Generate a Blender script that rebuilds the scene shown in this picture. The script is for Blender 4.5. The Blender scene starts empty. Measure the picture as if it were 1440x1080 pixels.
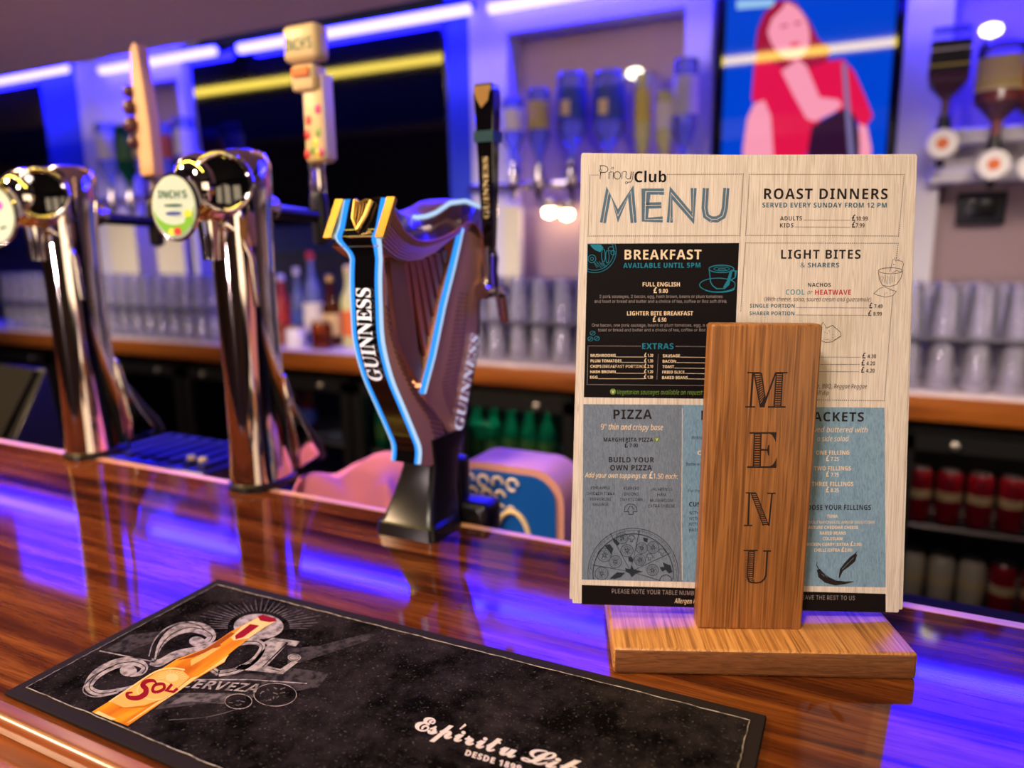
import bpy, bmesh, math, random, os
from mathutils import Vector, Matrix, Euler
random.seed(7)
PI = math.pi
SC = bpy.context.scene
COL = SC.collection

# ------------------------------------------------------------------ camera
F_PX, CX, CY = 1043.0, 720.0, 540.0
CAM = Vector((0.0, 0.0, 1.47))
pitch, roll, yaw = math.radians(11.0), math.radians(-0.82), math.radians(26.75)
fw = Vector((-math.sin(yaw)*math.cos(pitch), math.cos(yaw)*math.cos(pitch), -math.sin(pitch)))
rt = Vector((math.cos(yaw), math.sin(yaw), 0.0))
upv = rt.cross(fw)
r2 = rt*math.cos(roll) + upv*math.sin(roll)
u2 = -rt*math.sin(roll) + upv*math.cos(roll)
RM = Matrix((r2, u2, -fw)).transposed()
cam_data = bpy.data.cameras.new('camera')
cam = bpy.data.objects.new('camera', cam_data)
COL.objects.link(cam)
cam.matrix_world = Matrix.Translation(CAM) @ RM.to_4x4()
cam_data.sensor_width = 36.0
cam_data.lens = F_PX/1440.0*36.0
cam_data.clip_start = 0.02
cam_data.dof.use_dof = True
cam_data.dof.focus_distance = 0.635
cam_data.dof.aperture_fstop = 2.7
SC.camera = cam

# ------------------------------------------------------------------ view + world
vs = SC.view_settings
vs.view_transform = 'Standard'
vs.look = 'None'
vs.gamma = 1.0
vs.use_curve_mapping = False
vs.exposure = 0.0
world = bpy.data.worlds.new('world')
SC.world = world
world.use_nodes = True
wb = world.node_tree.nodes['Background']
wb.inputs[0].default_value = (0.30, 0.22, 0.22, 1)
wb.inputs[1].default_value = 0.10

def area(name, loc, target, w, h, power, color, spread=None):
    l = bpy.data.lights.new(name, 'AREA')
    l.shape = 'RECTANGLE'; l.size = w; l.size_y = h
    l.energy = power; l.color = color
    if spread: l.spread = spread
    o = bpy.data.objects.new(name, l); COL.objects.link(o)
    o.location = loc
    d = Vector(target) - Vector(loc)
    o.rotation_euler = d.to_track_quat('-Z', 'Y').to_euler()
    return o
WARM = (1.0, 0.84, 0.68)
WARM2 = (1.0, 0.68, 0.40)
NARROW = math.radians(84)
area('ceiling_and_fill_light', (-0.25, -0.80, 2.70), (-0.20, 0.6, 1.2), 0.30, 0.30, 7.2, WARM, NARROW)
area('ceiling_and_fill_light', (-2.6, -0.5, 2.75), (-1.6, 0.8, 1.1), 0.30, 0.30, 30, WARM2, NARROW)
area('ceiling_and_fill_light', (1.5, 0.95, 2.30), (-0.5, 0.8, 1.3), 0.25, 0.25, 36, WARM, NARROW)  # fill lamp added to brighten the harp's right side
area('ceiling_and_fill_light', (-1.7, 0.93, 2.02), (-1.7, 0.93, 0.0), 0.12, 0.12, 1.6, WARM2)
area('soffit_fill_light', (-1.6, -3.5, 1.3), (-1.8, 1.1, 2.0), 0.5, 0.3, 15, (1.0, 0.78, 0.78), math.radians(70))  # unseen fill lamp added behind the camera to lift the soffit
for lx, lp in ((-3.5, 8), (-1.5, 8), (0.3, 8)):
    area('soffit_lamp_light', (lx, 1.50, 2.02), (lx, 2.45, 0.95), 0.5, 0.06, lp, WARM, spread=math.radians(84))

# ------------------------------------------------------------------ pixel rays -> points on real planes
def ray(px, py):
    return RM @ Vector((px-CX, -(py-CY), -F_PX))
def at_x(px, py, x):
    d = ray(px, py); return CAM + d*((x-CAM.x)/d.x)
def at_y(px, py, y):
    d = ray(px, py); return CAM + d*((y-CAM.y)/d.y)
def at_z(px, py, z):
    d = ray(px, py); return CAM + d*((z-CAM.z)/d.z)
def at_plane(px, py, p0, n):
    d = ray(px, py); return CAM + d*((p0-CAM).dot(n)/d.dot(n))

# ------------------------------------------------------------------ materials
def lin(c):
    r = []
    for v in c[:3]:
        v = v/255.0
        r.append(v/12.92 if v <= 0.04045 else ((v+0.055)/1.055)**2.4)
    return (*r, 1.0)
MATS = {}
def pbr(name, rgb, rough=0.5, metal=0.0, spec=0.5, coat=0.0, coat_rough=0.1, trans=0.0, alpha=1.0, emit=None, estr=1.0):
    m = bpy.data.materials.new(name); m.use_nodes = True
    b = m.node_tree.nodes['Principled BSDF']
    b.inputs['Base Color'].default_value = lin(rgb)
    b.inputs['Roughness'].default_value = rough
    b.inputs['Metallic'].default_value = metal
    b.inputs['Specular IOR Level'].default_value = spec
    b.inputs['Coat Weight'].default_value = coat
    b.inputs['Coat Roughness'].default_value = coat_rough
    b.inputs['Transmission Weight'].default_value = trans
    b.inputs['Alpha'].default_value = alpha
    if emit:
        b.inputs['Emission Color'].default_value = (*emit, 1.0)
        b.inputs['Emission Strength'].default_value = estr
    MATS[name] = m
    return m
def emis(name, col, s=1.0):
    m = bpy.data.materials.new(name); m.use_nodes = True
    nt = m.node_tree; nt.nodes.clear()
    o = nt.nodes.new('ShaderNodeOutputMaterial'); e = nt.nodes.new('ShaderNodeEmission')
    e.inputs[0].default_value = (*col, 1.0); e.inputs[1].default_value = s
    nt.links.new(e.outputs[0], o.inputs[0])
    MATS[name] = m
    return m
def nodes(m):
    nt = m.node_tree
    return nt, nt.nodes['Principled BSDF'], (lambda t: nt.nodes.new(t)), nt.links.new
def grain(name, dark, light, scale=(3, 60, 60), rough=0.35, detail=6, contrast=(0.35, 0.7), coat=0.0, coat_rough=0.08, bump=0.0, distort=0.6, spec=0.5, dark2=None, coords='Object'):
    """streaky timber: noise stretched along one axis"""
    m = pbr(name, light, rough=rough, coat=coat, coat_rough=coat_rough, spec=spec)
    nt, b, N, L = nodes(m)
    tc = N('ShaderNodeTexCoord'); mp = N('ShaderNodeMapping')
    mp.inputs['Scale'].default_value = scale
    L(tc.outputs[coords], mp.inputs['Vector'])
    n1 = N('ShaderNodeTexNoise'); n1.inputs['Scale'].default_value = 1.0
    n1.inputs['Detail'].default_value = detail; n1.inputs['Distortion'].default_value = distort
    L(mp.outputs[0], n1.inputs['Vector'])
    cr = N('ShaderNodeValToRGB')
    cr.color_ramp.elements[0].position = contrast[0]; cr.color_ramp.elements[0].color = lin(dark)
    cr.color_ramp.elements[1].position = contrast[1]; cr.color_ramp.elements[1].color = lin(light)
    if dark2:
        e = cr.color_ramp.elements.new((contrast[0]+contrast[1])/2); e.color = lin(dark2)
    L(n1.outputs['Fac'], cr.inputs[0]); L(cr.outputs[0], b.inputs['Base Color'])
    if bump:
        bp = N('ShaderNodeBump'); bp.inputs['Strength'].default_value = bump; bp.inputs['Distance'].default_value = 0.001
        L(n1.outputs['Fac'], bp.inputs['Height']); L(bp.outputs[0], b.inputs['Normal'])
    return m

# bar top: long glossy boards of reddish hardwood running along the bar
def counter_mat():
    m = pbr('varnished_hardwood', (120, 58, 22), rough=0.5, spec=0.0, coat=1.0, coat_rough=0.05)
    nt, b, N, L = nodes(m)
    tc = N('ShaderNodeTexCoord')
    mp = N('ShaderNodeMapping'); mp.inputs['Scale'].default_value = (2.2, 46, 8)
    L(tc.outputs['Object'], mp.inputs['Vector'])
    n1 = N('ShaderNodeTexNoise'); n1.inputs['Scale'].default_value = 1.0; n1.inputs['Detail'].default_value = 5
    n1.inputs['Distortion'].default_value = 0.5
    L(mp.outputs[0], n1.inputs['Vector'])
    cr = N('ShaderNodeValToRGB'); e = cr.color_ramp.elements
    e[0].position = 0.30; e[0].color = lin((40, 17, 8)); e[1].position = 0.68; e[1].color = lin((136, 76, 32))
    k = e.new(0.47); k.color = lin((90, 41, 16))
    L(n1.outputs['Fac'], cr.inputs[0])
    # fine pores
    mp2 = N('ShaderNodeMapping'); mp2.inputs['Scale'].default_value = (26, 420, 30)
    L(tc.outputs['Object'], mp2.inputs['Vector'])
    n2 = N('ShaderNodeTexNoise'); n2.inputs['Scale'].default_value = 1.0; n2.inputs['Detail'].default_value = 2
    L(mp2.outputs[0], n2.inputs['Vector'])
    mx = N('ShaderNodeMixRGB'); mx.blend_type = 'MULTIPLY'; mx.inputs[0].default_value = 0.55
    cr2 = N('ShaderNodeValToRGB'); cr2.color_ramp.elements[0].position = 0.36; cr2.color_ramp.elements[0].color = (0.35, 0.28, 0.25, 1)
    cr2.color_ramp.elements[1].position = 0.55; cr2.color_ramp.elements[1].color = (1, 1, 1, 1)
    L(n2.outputs['Fac'], cr2.inputs[0]); L(cr.outputs[0], mx.inputs[1]); L(cr2.outputs[0], mx.inputs[2])
    # board to board tone
    br = N('ShaderNodeTexBrick')
    br.inputs['Color1'].default_value = (1.12, 1.08, 1.0, 1); br.inputs['Color2'].default_value = (0.70, 0.66, 0.64, 1)
    br.inputs['Mortar'].default_value = (0.55, 0.5, 0.48, 1)
    br.inputs['Scale'].default_value = 1.0; br.inputs['Mortar Size'].default_value = 0.0
    br.inputs['Brick Width'].default_value = 0.92; br.inputs['Row Height'].default_value = 0.30
    br.offset = 0.37
    mp3 = N('ShaderNodeMapping'); mp3.inputs['Location'].default_value = (0.475, 0.01, 0)
    L(tc.outputs['Object'], mp3.inputs['Vector']); L(mp3.outputs[0], br.inputs['Vector'])
    mx2 = N('ShaderNodeMixRGB'); mx2.blend_type = 'MULTIPLY'; mx2.inputs[0].default_value = 1.0
    L(mx.outputs[0], mx2.inputs[1]); L(br.outputs['Color'], mx2.inputs[2])
    L(mx2.outputs[0], b.inputs['Base Color'])
    return m
counter_mat()
grain('counter_edge_wood', (108, 46, 16), (176, 92, 36), (2.2, 50, 50), rough=0.4, coat=0.7, coat_rough=0.22)
grain('highlight_edge_wood', (214, 148, 96), (244, 188, 136), (3, 60, 60), rough=0.4, coat=0.5)  # highlight along the bar's back edge put into a paler wood colour
grain('shelf_edge_wood', (104, 50, 12), (146, 80, 24), (2, 40, 40), rough=0.4, coat=0.3)
grain('oak', (142, 92, 48), (206, 148, 86), (340, 9, 340), rough=0.42, contrast=(0.34, 0.64), bump=0.15, distort=0.9, detail=7, dark2=(184, 124, 66))
grain('oak_upright', (112, 68, 32), (176, 116, 62), (330, 330, 9), rough=0.42, contrast=(0.34, 0.66), bump=0.2, distort=1.2, detail=7, dark2=(152, 96, 48))
grain('oak_end', (96, 54, 26), (140, 86, 46), (40, 60, 420), rough=0.5, contrast=(0.3, 0.7), bump=0.2, distort=1.5, detail=6)
pbr('burnt_engraving', (34, 16, 10), rough=0.8)
# menu print stock: pale whitewashed board photograph
def paper(name, dark, light):
    return grain(name, dark, light, (620, 620, 14), rough=0.42, contrast=(0.28, 0.60), distort=2.2, detail=4, spec=0.35)
paper('menu_board_print', (192, 176, 166), (230, 217, 208))
paper('menu_blue_print', (98, 130, 160), (130, 164, 192))
paper('menu_slate_print', (94, 106, 126), (122, 134, 154))
pbr('card_edge', (214, 190, 152), rough=0.7)
pbr('ink_black', (17, 11, 14), rough=0.6, spec=0.12)
pbr('ink_dark', (34, 26, 28), rough=0.5, spec=0.2)
pbr('ink_navy', (40, 48, 60), rough=0.5, spec=0.2)
pbr('ink_teal', (28, 88, 112), rough=0.5, spec=0.2)
pbr('ink_teal_bright', (30, 124, 152), rough=0.5, spec=0.2)
pbr('ink_blue', (84, 112, 136), rough=0.5, spec=0.2)
pbr('ink_cream', (238, 214, 182), rough=0.5, spec=0.2)
pbr('ink_grey', (150, 138, 140), rough=0.5, spec=0.2)
pbr('ink_red', (186, 24, 24), rough=0.5, spec=0.2)
pbr('ink_green', (104, 134, 62), rough=0.5, spec=0.2)
pbr('ink_cool', (98, 152, 164), rough=0.5, spec=0.2)
# bar mat
def mat_slate():
    m = pbr('mat_print_black', (30, 27, 30), rough=0.7, spec=0.0)
    nt, b, N, L = nodes(m)
    tc = N('ShaderNodeTexCoord'); n = N('ShaderNodeTexNoise'); n.inputs['Scale'].default_value = 26; n.inputs['Detail'].default_value = 8
    n.inputs['Roughness'].default_value = 0.7
    L(tc.outputs['Object'], n.inputs['Vector'])
    cr = N('ShaderNodeValToRGB'); cr.color_ramp.elements[0].position = 0.40; cr.color_ramp.elements[0].color = lin((13, 10, 11))
    cr.color_ramp.elements[1].position = 0.78; cr.color_ramp.elements[1].color = lin((56, 48, 50))
    L(n.outputs['Fac'], cr.inputs[0])
    n2 = N('ShaderNodeTexNoise'); n2.inputs['Scale'].default_value = 420; n2.inputs['Detail'].default_value = 3
    L(tc.outputs['Object'], n2.inputs['Vector'])
    mx = N('ShaderNodeMixRGB'); mx.blend_type = 'ADD'; mx.inputs[0].default_value = 1.0
    c2 = N('ShaderNodeValToRGB'); c2.color_ramp.elements[0].position = 0.62; c2.color_ramp.elements[0].color = (0, 0, 0, 1)
    c2.color_ramp.elements[1].position = 0.80; c2.color_ramp.elements[1].color = (0.10, 0.09, 0.085, 1)
    L(n2.outputs['Fac'], c2.inputs[0]); L(cr.outputs[0], mx.inputs[1]); L(c2.outputs[0], mx.inputs[2])
    L(mx.outputs[0], b.inputs['Base Color'])
    bp = N('ShaderNodeBump'); bp.inputs['Strength'].default_value = 0.35; bp.inputs['Distance'].default_value = 0.001
    L(n2.outputs['Fac'], bp.inputs['Height']); L(bp.outputs[0], b.inputs['Normal'])
mat_slate()
def chalk(name, a, bb):
    m = pbr(name, a, rough=0.8, spec=0.03)
    nt, b, N, L = nodes(m)
    tc = N('ShaderNodeTexCoord'); n = N('ShaderNodeTexNoise'); n.inputs['Scale'].default_value = 160; n.inputs['Detail'].default_value = 5
    L(tc.outputs['Object'], n.inputs['Vector'])
    cr = N('ShaderNodeValToRGB'); cr.color_ramp.elements[0].position = 0.36; cr.color_ramp.elements[0].color = lin(bb)
    cr.color_ramp.elements[1].position = 0.6; cr.color_ramp.elements[1].color = lin(a)
    L(n.outputs['Fac'], cr.inputs[0]); L(cr.outputs[0], b.inputs['Base Color'])
chalk('chalk', (176, 164, 156), (104, 95, 92))
chalk('chalk_dim', (110, 101, 98), (52, 47, 46))
chalk('chalk_faint', (70, 63, 62), (30, 26, 26))
pbr('rubber', (40, 33, 33), rough=0.8, spec=0.05)
pbr('mat_white', (226, 208, 192), rough=0.6)
pbr('mat_red', (140, 18, 28), rough=0.8, spec=0.05)
grain('beer_amber', (188, 92, 6), (240, 158, 28), (60, 14, 20), rough=0.8, contrast=(0.3, 0.7), spec=0.05)
pbr('beer_pale', (236, 172, 84), rough=0.8, spec=0.05)
pbr('beer_label', (240, 196, 120), rough=0.8, spec=0.05)
pbr('beer_dark', (150, 70, 8), rough=0.8, spec=0.05)
# metals, plastics
pbr('chrome', (226, 214, 208), rough=0.06, metal=1.0)
pbr('chrome_soft', (206, 196, 196), rough=0.2, metal=1.0)
pbr('black_gloss', (8, 7, 9), rough=0.06, spec=0.6, coat=0.6, coat_rough=0.03)
pbr('black_satin', (16, 14, 17), rough=0.32, spec=0.5)
pbr('black_matt', (16, 14, 15), rough=0.7, spec=0.08)
pbr('bronze', (222, 164, 132), rough=0.36, metal=0.3)
pbr('bronze_dark', (142, 96, 76), rough=0.38, metal=0.3)
pbr('copper_red', (192, 104, 80), rough=0.34, metal=0.3)
pbr('gold', (206, 160, 92), rough=0.28, metal=0.9)
pbr('neck_lacquer', (86, 52, 66), rough=0.16, metal=0.6, coat=0.6)
emis('led_blue', (0.03, 0.30, 1.0), 1.25)
emis('led_white', (0.52, 0.72, 1.0), 1.0)
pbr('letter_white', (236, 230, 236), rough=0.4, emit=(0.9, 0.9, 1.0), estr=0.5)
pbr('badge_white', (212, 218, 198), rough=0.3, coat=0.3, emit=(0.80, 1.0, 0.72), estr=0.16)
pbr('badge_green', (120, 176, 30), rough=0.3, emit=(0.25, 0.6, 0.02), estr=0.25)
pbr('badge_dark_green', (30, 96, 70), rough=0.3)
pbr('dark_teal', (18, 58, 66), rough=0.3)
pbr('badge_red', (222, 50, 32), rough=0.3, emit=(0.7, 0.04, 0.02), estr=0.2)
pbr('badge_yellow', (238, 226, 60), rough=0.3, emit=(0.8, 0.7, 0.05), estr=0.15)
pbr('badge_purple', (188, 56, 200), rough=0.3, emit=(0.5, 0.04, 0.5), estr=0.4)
pbr('handle_cream', (206, 180, 134), rough=0.4)
pbr('handle_side', (206, 186, 196), rough=0.4)
pbr('handle_wood', (206, 158, 120), rough=0.5)
pbr('berry', (74, 28, 38), rough=0.35)
pbr('paint_red', (190, 40, 40), rough=0.4)
pbr('paint_magenta', (196, 40, 120), rough=0.4)
pbr('paint_yellow', (216, 196, 60), rough=0.4)
pbr('paint_green', (120, 150, 60), rough=0.4)
pbr('pink_cloth', (236, 140, 166), rough=0.9, spec=0.2)
pbr('pink_cloth_deep', (214, 84, 124), rough=0.9, spec=0.2)
pbr('blue_box', (6, 82, 168), rough=0.45)
pbr('blue_box_light', (20, 130, 190), rough=0.45)
pbr('peach_trim', (220, 156, 138), rough=0.5)
pbr('navy_plastic', (15, 15, 27), rough=0.45, spec=0.3)
# room
pbr('wall_white', (206, 200, 204), rough=0.7)
pbr('wall_blue', (30, 62, 190), rough=0.6)
pbr('wall_blue_dark', (16, 28, 92), rough=0.6)
pbr('mauve_panel', (150, 124, 130), rough=0.55)
pbr('wall_dark', (30, 30, 44), rough=0.6)
pbr('ceiling_mauve', (214, 188, 206), rough=0.7)
pbr('warm_wall', (70, 48, 38), rough=0.8)
pbr('ceiling_dark', (40, 34, 38), rough=0.8)
grain('floor_boards', (40, 24, 16), (74, 46, 30), (3, 30, 30), rough=0.4)
pbr('counter_laminate', (196, 180, 186), rough=0.35)
pbr('cream_post', (214, 204, 176), rough=0.5)
emis('led_strip', (1.3, 1.05, 170.0), 1.0)
emis('led_panel', (0.012, 0.010, 1.0), 13.0)
emis('yellow_strip', (1.0, 0.74, 0.10), 22.0)
emis('window_glow', (1.0, 0.78, 0.52), 4.5)
emis('bulb_warm', (1.0, 0.72, 0.36), 26.0)
emis('glint_glow', (1.0, 0.86, 0.6), 5.0)
pbr('tv_black', (5, 5, 6), rough=0.04, spec=0.6)
pbr('tv_bezel', (10, 10, 14), rough=0.25)
pbr('fridge_black', (12, 11, 12), rough=0.4)
pbr('fridge_inside', (26, 24, 26), rough=0.6)
pbr('steel', (150, 144, 140), rough=0.35, metal=0.9)
def clear_glass(name, tint, diff, amount, rough=0.05):
    """thin-walled glass: see-through with fresnel sheen and a faint milky body"""
    m = bpy.data.materials.new(name); m.use_nodes = True
    nt = m.node_tree; nt.nodes.clear(); N = nt.nodes.new; L = nt.links.new
    o = N('ShaderNodeOutputMaterial')
    tr = N('ShaderNodeBsdfTransparent'); tr.inputs[0].default_value = (*lin(tint)[:3], 1)
    gl = N('ShaderNodeBsdfGlossy'); gl.inputs['Roughness'].default_value = rough
    df = N('ShaderNodeBsdfDiffuse'); df.inputs[0].default_value = lin(diff)
    lw = N('ShaderNodeLayerWeight'); lw.inputs[0].default_value = 0.28
    m1 = N('ShaderNodeMixShader'); m1.inputs[0].default_value = amount
    L(tr.outputs[0], m1.inputs[1]); L(df.outputs[0], m1.inputs[2])
    m2 = N('ShaderNodeMixShader')
    L(lw.outputs['Fresnel'], m2.inputs[0]); L(m1.outputs[0], m2.inputs[1]); L(gl.outputs[0], m2.inputs[2])
    L(m2.outputs[0], o.inputs[0]); MATS[name] = m
clear_glass('glassware', (246, 244, 254), (236, 232, 250), 0.12, 0.10)
clear_glass('door_glass', (236, 236, 238), (10, 10, 10), 0.03, 0.03)
clear_glass('bottle_clear', (214, 218, 255), (176, 186, 255), 0.30, 0.08)
clear_glass('bottle_plain', (240, 240, 250), (180, 190, 255), 0.06, 0.06)
clear_glass('bottle_yellow', (250, 246, 170), (250, 246, 170), 0.7, 0.1)
clear_glass('bottle_amber', (226, 150, 90), (170, 70, 30), 0.12, 0.06)
clear_glass('bottle_green', (40, 120, 70), (30, 120, 70), 0.4, 0.06)
clear_glass('bottle_teal', (40, 170, 130), (24, 150, 112), 0.5, 0.06)
pbr('label_white', (240, 232, 230), rough=0.6)
pbr('label_cream', (240, 212, 156), rough=0.6)
pbr('label_yellow', (228, 206, 96), rough=0.6)
pbr('label_black', (34, 30, 30), rough=0.6)
pbr('label_orange', (226, 110, 50), rough=0.6)
pbr('label_red', (200, 50, 56), rough=0.6)
pbr('label_green', (70, 120, 60), rough=0.6)
pbr('label_blue', (60, 80, 170), rough=0.6)
pbr('can_red', (176, 16, 40), rough=0.35, metal=0.3)
pbr('can_white', (220, 206, 180), rough=0.4)
pbr('orange_spirit', (226, 120, 30), rough=0.3)
pbr('whisky', (168, 66, 16), rough=0.2)
pbr('dark_whisky', (110, 22, 14), rough=0.2)
pbr('juice_red', (190, 40, 44), rough=0.35)

# ------------------------------------------------------------------ mesh helpers
class MB:
    def __init__(s): s.v = []; s.f = []; s.mi = []; s.cur = 0
    def add(s, vs, fs):
        o = len(s.v); s.v += [tuple(x) for x in vs]
        for f in fs: s.f.append(tuple(i+o for i in f)); s.mi.append(s.cur)
        return s
    def box(s, c, d, bev=0.0, M=None):
        x, y, z = [k/2 for k in d]
        if bev <= 0:
            vs = [(i, j, k) for i in (-x, x) for j in (-y, y) for k in (-z, z)]
            fs = [(0, 1, 3, 2), (4, 6, 7, 5), (0, 4, 5, 1), (2, 3, 7, 6), (0, 2, 6, 4), (1, 5, 7, 3)]
        else:
            bm = bmesh.new(); bmesh.ops.create_cube(bm, size=1.0)
            for v in bm.verts: v.co = Vector((v.co.x*d[0], v.co.y*d[1], v.co.z*d[2]))
            bmesh.ops.bevel(bm, geom=bm.edges[:], offset=bev, segments=3, profile=0.5, affect='EDGES')
            bm.verts.ensure_lookup_table()
            vs = [v.co.copy() for v in bm.verts]; fs = [[v.index for v in f.verts] for f in bm.faces]; bm.free()
        if M: vs = [M @ Vector(v) for v in vs]
        return s.add([(v[0]+c[0], v[1]+c[1], v[2]+c[2]) for v in vs], fs)
    def lathe(s, prof, seg=24, c=(0, 0, 0), sx=1.0, sy=1.0, M=None, cap=True):
        vs = []; n = len(prof)
        for k in range(seg):
            a = 2*PI*k/seg
            for r, z in prof: vs.append((r*math.cos(a)*sx, r*math.sin(a)*sy, z))
        fs = []
        for k in range(seg):
            k2 = (k+1) % seg
            for i in range(n-1): fs.append((k*n+i, k2*n+i, k2*n+i+1, k*n+i+1))
        if cap:
            if prof[0][0] > 1e-6: fs.append(tuple(k*n for k in reversed(range(seg))))
            if prof[-1][0] > 1e-6: fs.append(tuple(k*n+n-1 for k in range(seg)))
        if M: vs = [M @ Vector(v) for v in vs]
        return s.add([(v[0]+c[0], v[1]+c[1], v[2]+c[2]) for v in vs], fs)
    def tube(s, pts, r, seg=10, cap=True):
        pts = [Vector(p) for p in pts]; rs = r if isinstance(r, (list, tuple)) else [r]*len(pts)
        rings = []
        t0 = (pts[1]-pts[0]).normalized(); n = t0.orthogonal().normalized()
        for i, p in enumerate(pts):
            t = (pts[min(i+1, len(pts)-1)] - pts[max(i-1, 0)]).normalized()
            n = (n - t*n.dot(t)).normalized(); b = t.cross(n)
            rings.append([p + (n*math.cos(2*PI*k/seg)+b*math.sin(2*PI*k/seg))*rs[i] for k in range(seg)])
        return s.loft(rings, cap)
    def loft(s, rings, cap=True):
        n = len(rings[0]); vs = [p for r in rings for p in r]; fs = []
        for i in range(len(rings)-1):
            for k in range(n):
                k2 = (k+1) % n; fs.append((i*n+k, i*n+k2, (i+1)*n+k2, (i+1)*n+k))
        if cap: fs.append(tuple(reversed(range(n)))); fs.append(tuple(len(vs)-n+k for k in range(n)))
        return s.add(vs, fs)
    def prism(s, poly, a, b):
        """poly: list of 3D points; extruded from +a to +b vector offsets"""
        a = Vector(a); b = Vector(b); n = len(poly)
        P = [Vector(p)+a for p in poly]; Q = [Vector(p)+b for p in poly]
        fs = [tuple(range(n)), tuple(reversed(range(n, 2*n)))] + [(i, i+n, (i+1) % n+n, (i+1) % n) for i in range(n)]
        return s.add(P+Q, fs)
    def sheet(s, rows):
        n = len(rows[0]); vs = [p for r in rows for p in r]
        fs = [(i*n+k, i*n+k+1, (i+1)*n+k+1, (i+1)*n+k) for i in range(len(rows)-1) for k in range(n-1)]
        return s.add(vs, fs)
    def build(s, name, mat, parent=None, smooth=40, world=False, bevel=0.0):
        me = bpy.data.meshes.new(name); me.from_pydata(s.v, [], s.f)
        for m in (mat if isinstance(mat, (list, tuple)) else [mat]): me.materials.append(MATS[m])
        if any(s.mi): me.polygons.foreach_set('material_index', s.mi)
        bm = bmesh.new(); bm.from_mesh(me); bmesh.ops.recalc_face_normals(bm, faces=bm.faces[:]); bm.to_mesh(me); bm.free()
        if smooth:
            me.polygons.foreach_set('use_smooth', [True]*len(me.polygons)); me.set_sharp_from_angle(angle=math.radians(smooth))
        o = bpy.data.objects.new(name, me); COL.objects.link(o)
        if parent:
            o.parent = parent
            if world: o.location = -world_loc(parent)
        if bevel:
            b = o.modifiers.new('bevel', 'BEVEL'); b.width = bevel; b.segments = 2; b.limit_method = 'ANGLE'
        return o
def world_loc(o):
    v = Vector((0, 0, 0))
    while o: v += o.location; o = o.parent
    return v
def tag(o, label=None, cat=None, group=None, kind=None):
    if label: o['label'] = label
    if cat: o['category'] = cat
    if group: o['group'] = group
    if kind: o['kind'] = kind
    return o
def empty(name, loc, label, cat, group=None, rz=0.0):
    o = bpy.data.objects.new(name, None); COL.objects.link(o)
    o.location = loc; o.rotation_euler = (0, 0, rz); o.empty_display_size = 0.05
    return tag(o, label, cat, group)
def struct(name, mb, mat, parent=None, smooth=40):
    o = mb.build(name, mat, parent, smooth)
    if not parent: o['kind'] = 'structure'
    return o
def copy_tree(o, parent=None):
    c = o.copy(); COL.objects.link(c); c.parent = parent
    for ch in list(o.children): copy_tree(ch, c)
    return c
def lerp(a, b, t): return a+(b-a)*t
def resample(pts, n):
    pts = [Vector(p) for p in pts]; d = [0]
    for a, b in zip(pts, pts[1:]): d.append(d[-1]+(b-a).length)
    out = []
    for k in range(n):
        t = d[-1]*k/(n-1); i = 0
        while i < len(d)-2 and d[i+1] < t: i += 1
        out.append(pts[i].lerp(pts[i+1], (t-d[i])/max(d[i+1]-d[i], 1e-9)))
    return out
def smooth_path(pts, n=5):
    """Catmull-Rom through points"""
    P = [Vector(p) for p in pts]; out = []
    for i in range(len(P)-1):
        p0 = P[max(i-1, 0)]; p1 = P[i]; p2 = P[i+1]; p3 = P[min(i+2, len(P)-1)]
        for k in range(n):
            t = k/n
            out.append(0.5*((2*p1)+(p2-p0)*t+(2*p0-5*p1+4*p2-p3)*t*t+(3*p1-p0-3*p2+p3)*t**3))
    out.append(P[-1]); return out

# ------------------------------------------------------------------ lettering
FONT_DIR = os.path.join(bpy.utils.resource_path('LOCAL'), 'datafiles', 'fonts')
def load_font(fn):
    try: return bpy.data.fonts.load(os.path.join(FONT_DIR, fn))
    except Exception: return None
FONTS = {'plain': None, 'inter': load_font('Inter.woff2'), 'math': load_font('NotoSansMath-Regular.woff2')}
def style(txt, kind):
    """map plain letters to the mathematical alphabets (bold serif, bold script, bold sans)"""
    base = {'serif': (0x1D400, 0x1D41A, 0x1D7CE), 'script': (0x1D4D0, 0x1D4EA, None), 'sans': (0x1D5D4, 0x1D5EE, 0x1D7EC), 'sansital': (0x1D608, 0x1D622, None), 'bolditalic': (0x1D468, 0x1D482, None)}[kind]
    o = ''
    for c in txt:
        if 'A' <= c <= 'Z': o += chr(base[0]+ord(c)-65)
        elif 'a' <= c <= 'z': o += chr(base[1]+ord(c)-97)
        elif c.isdigit() and base[2]: o += chr(base[2]+ord(c)-48)
        else: o += c
    return o
_glyphs = {}
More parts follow.
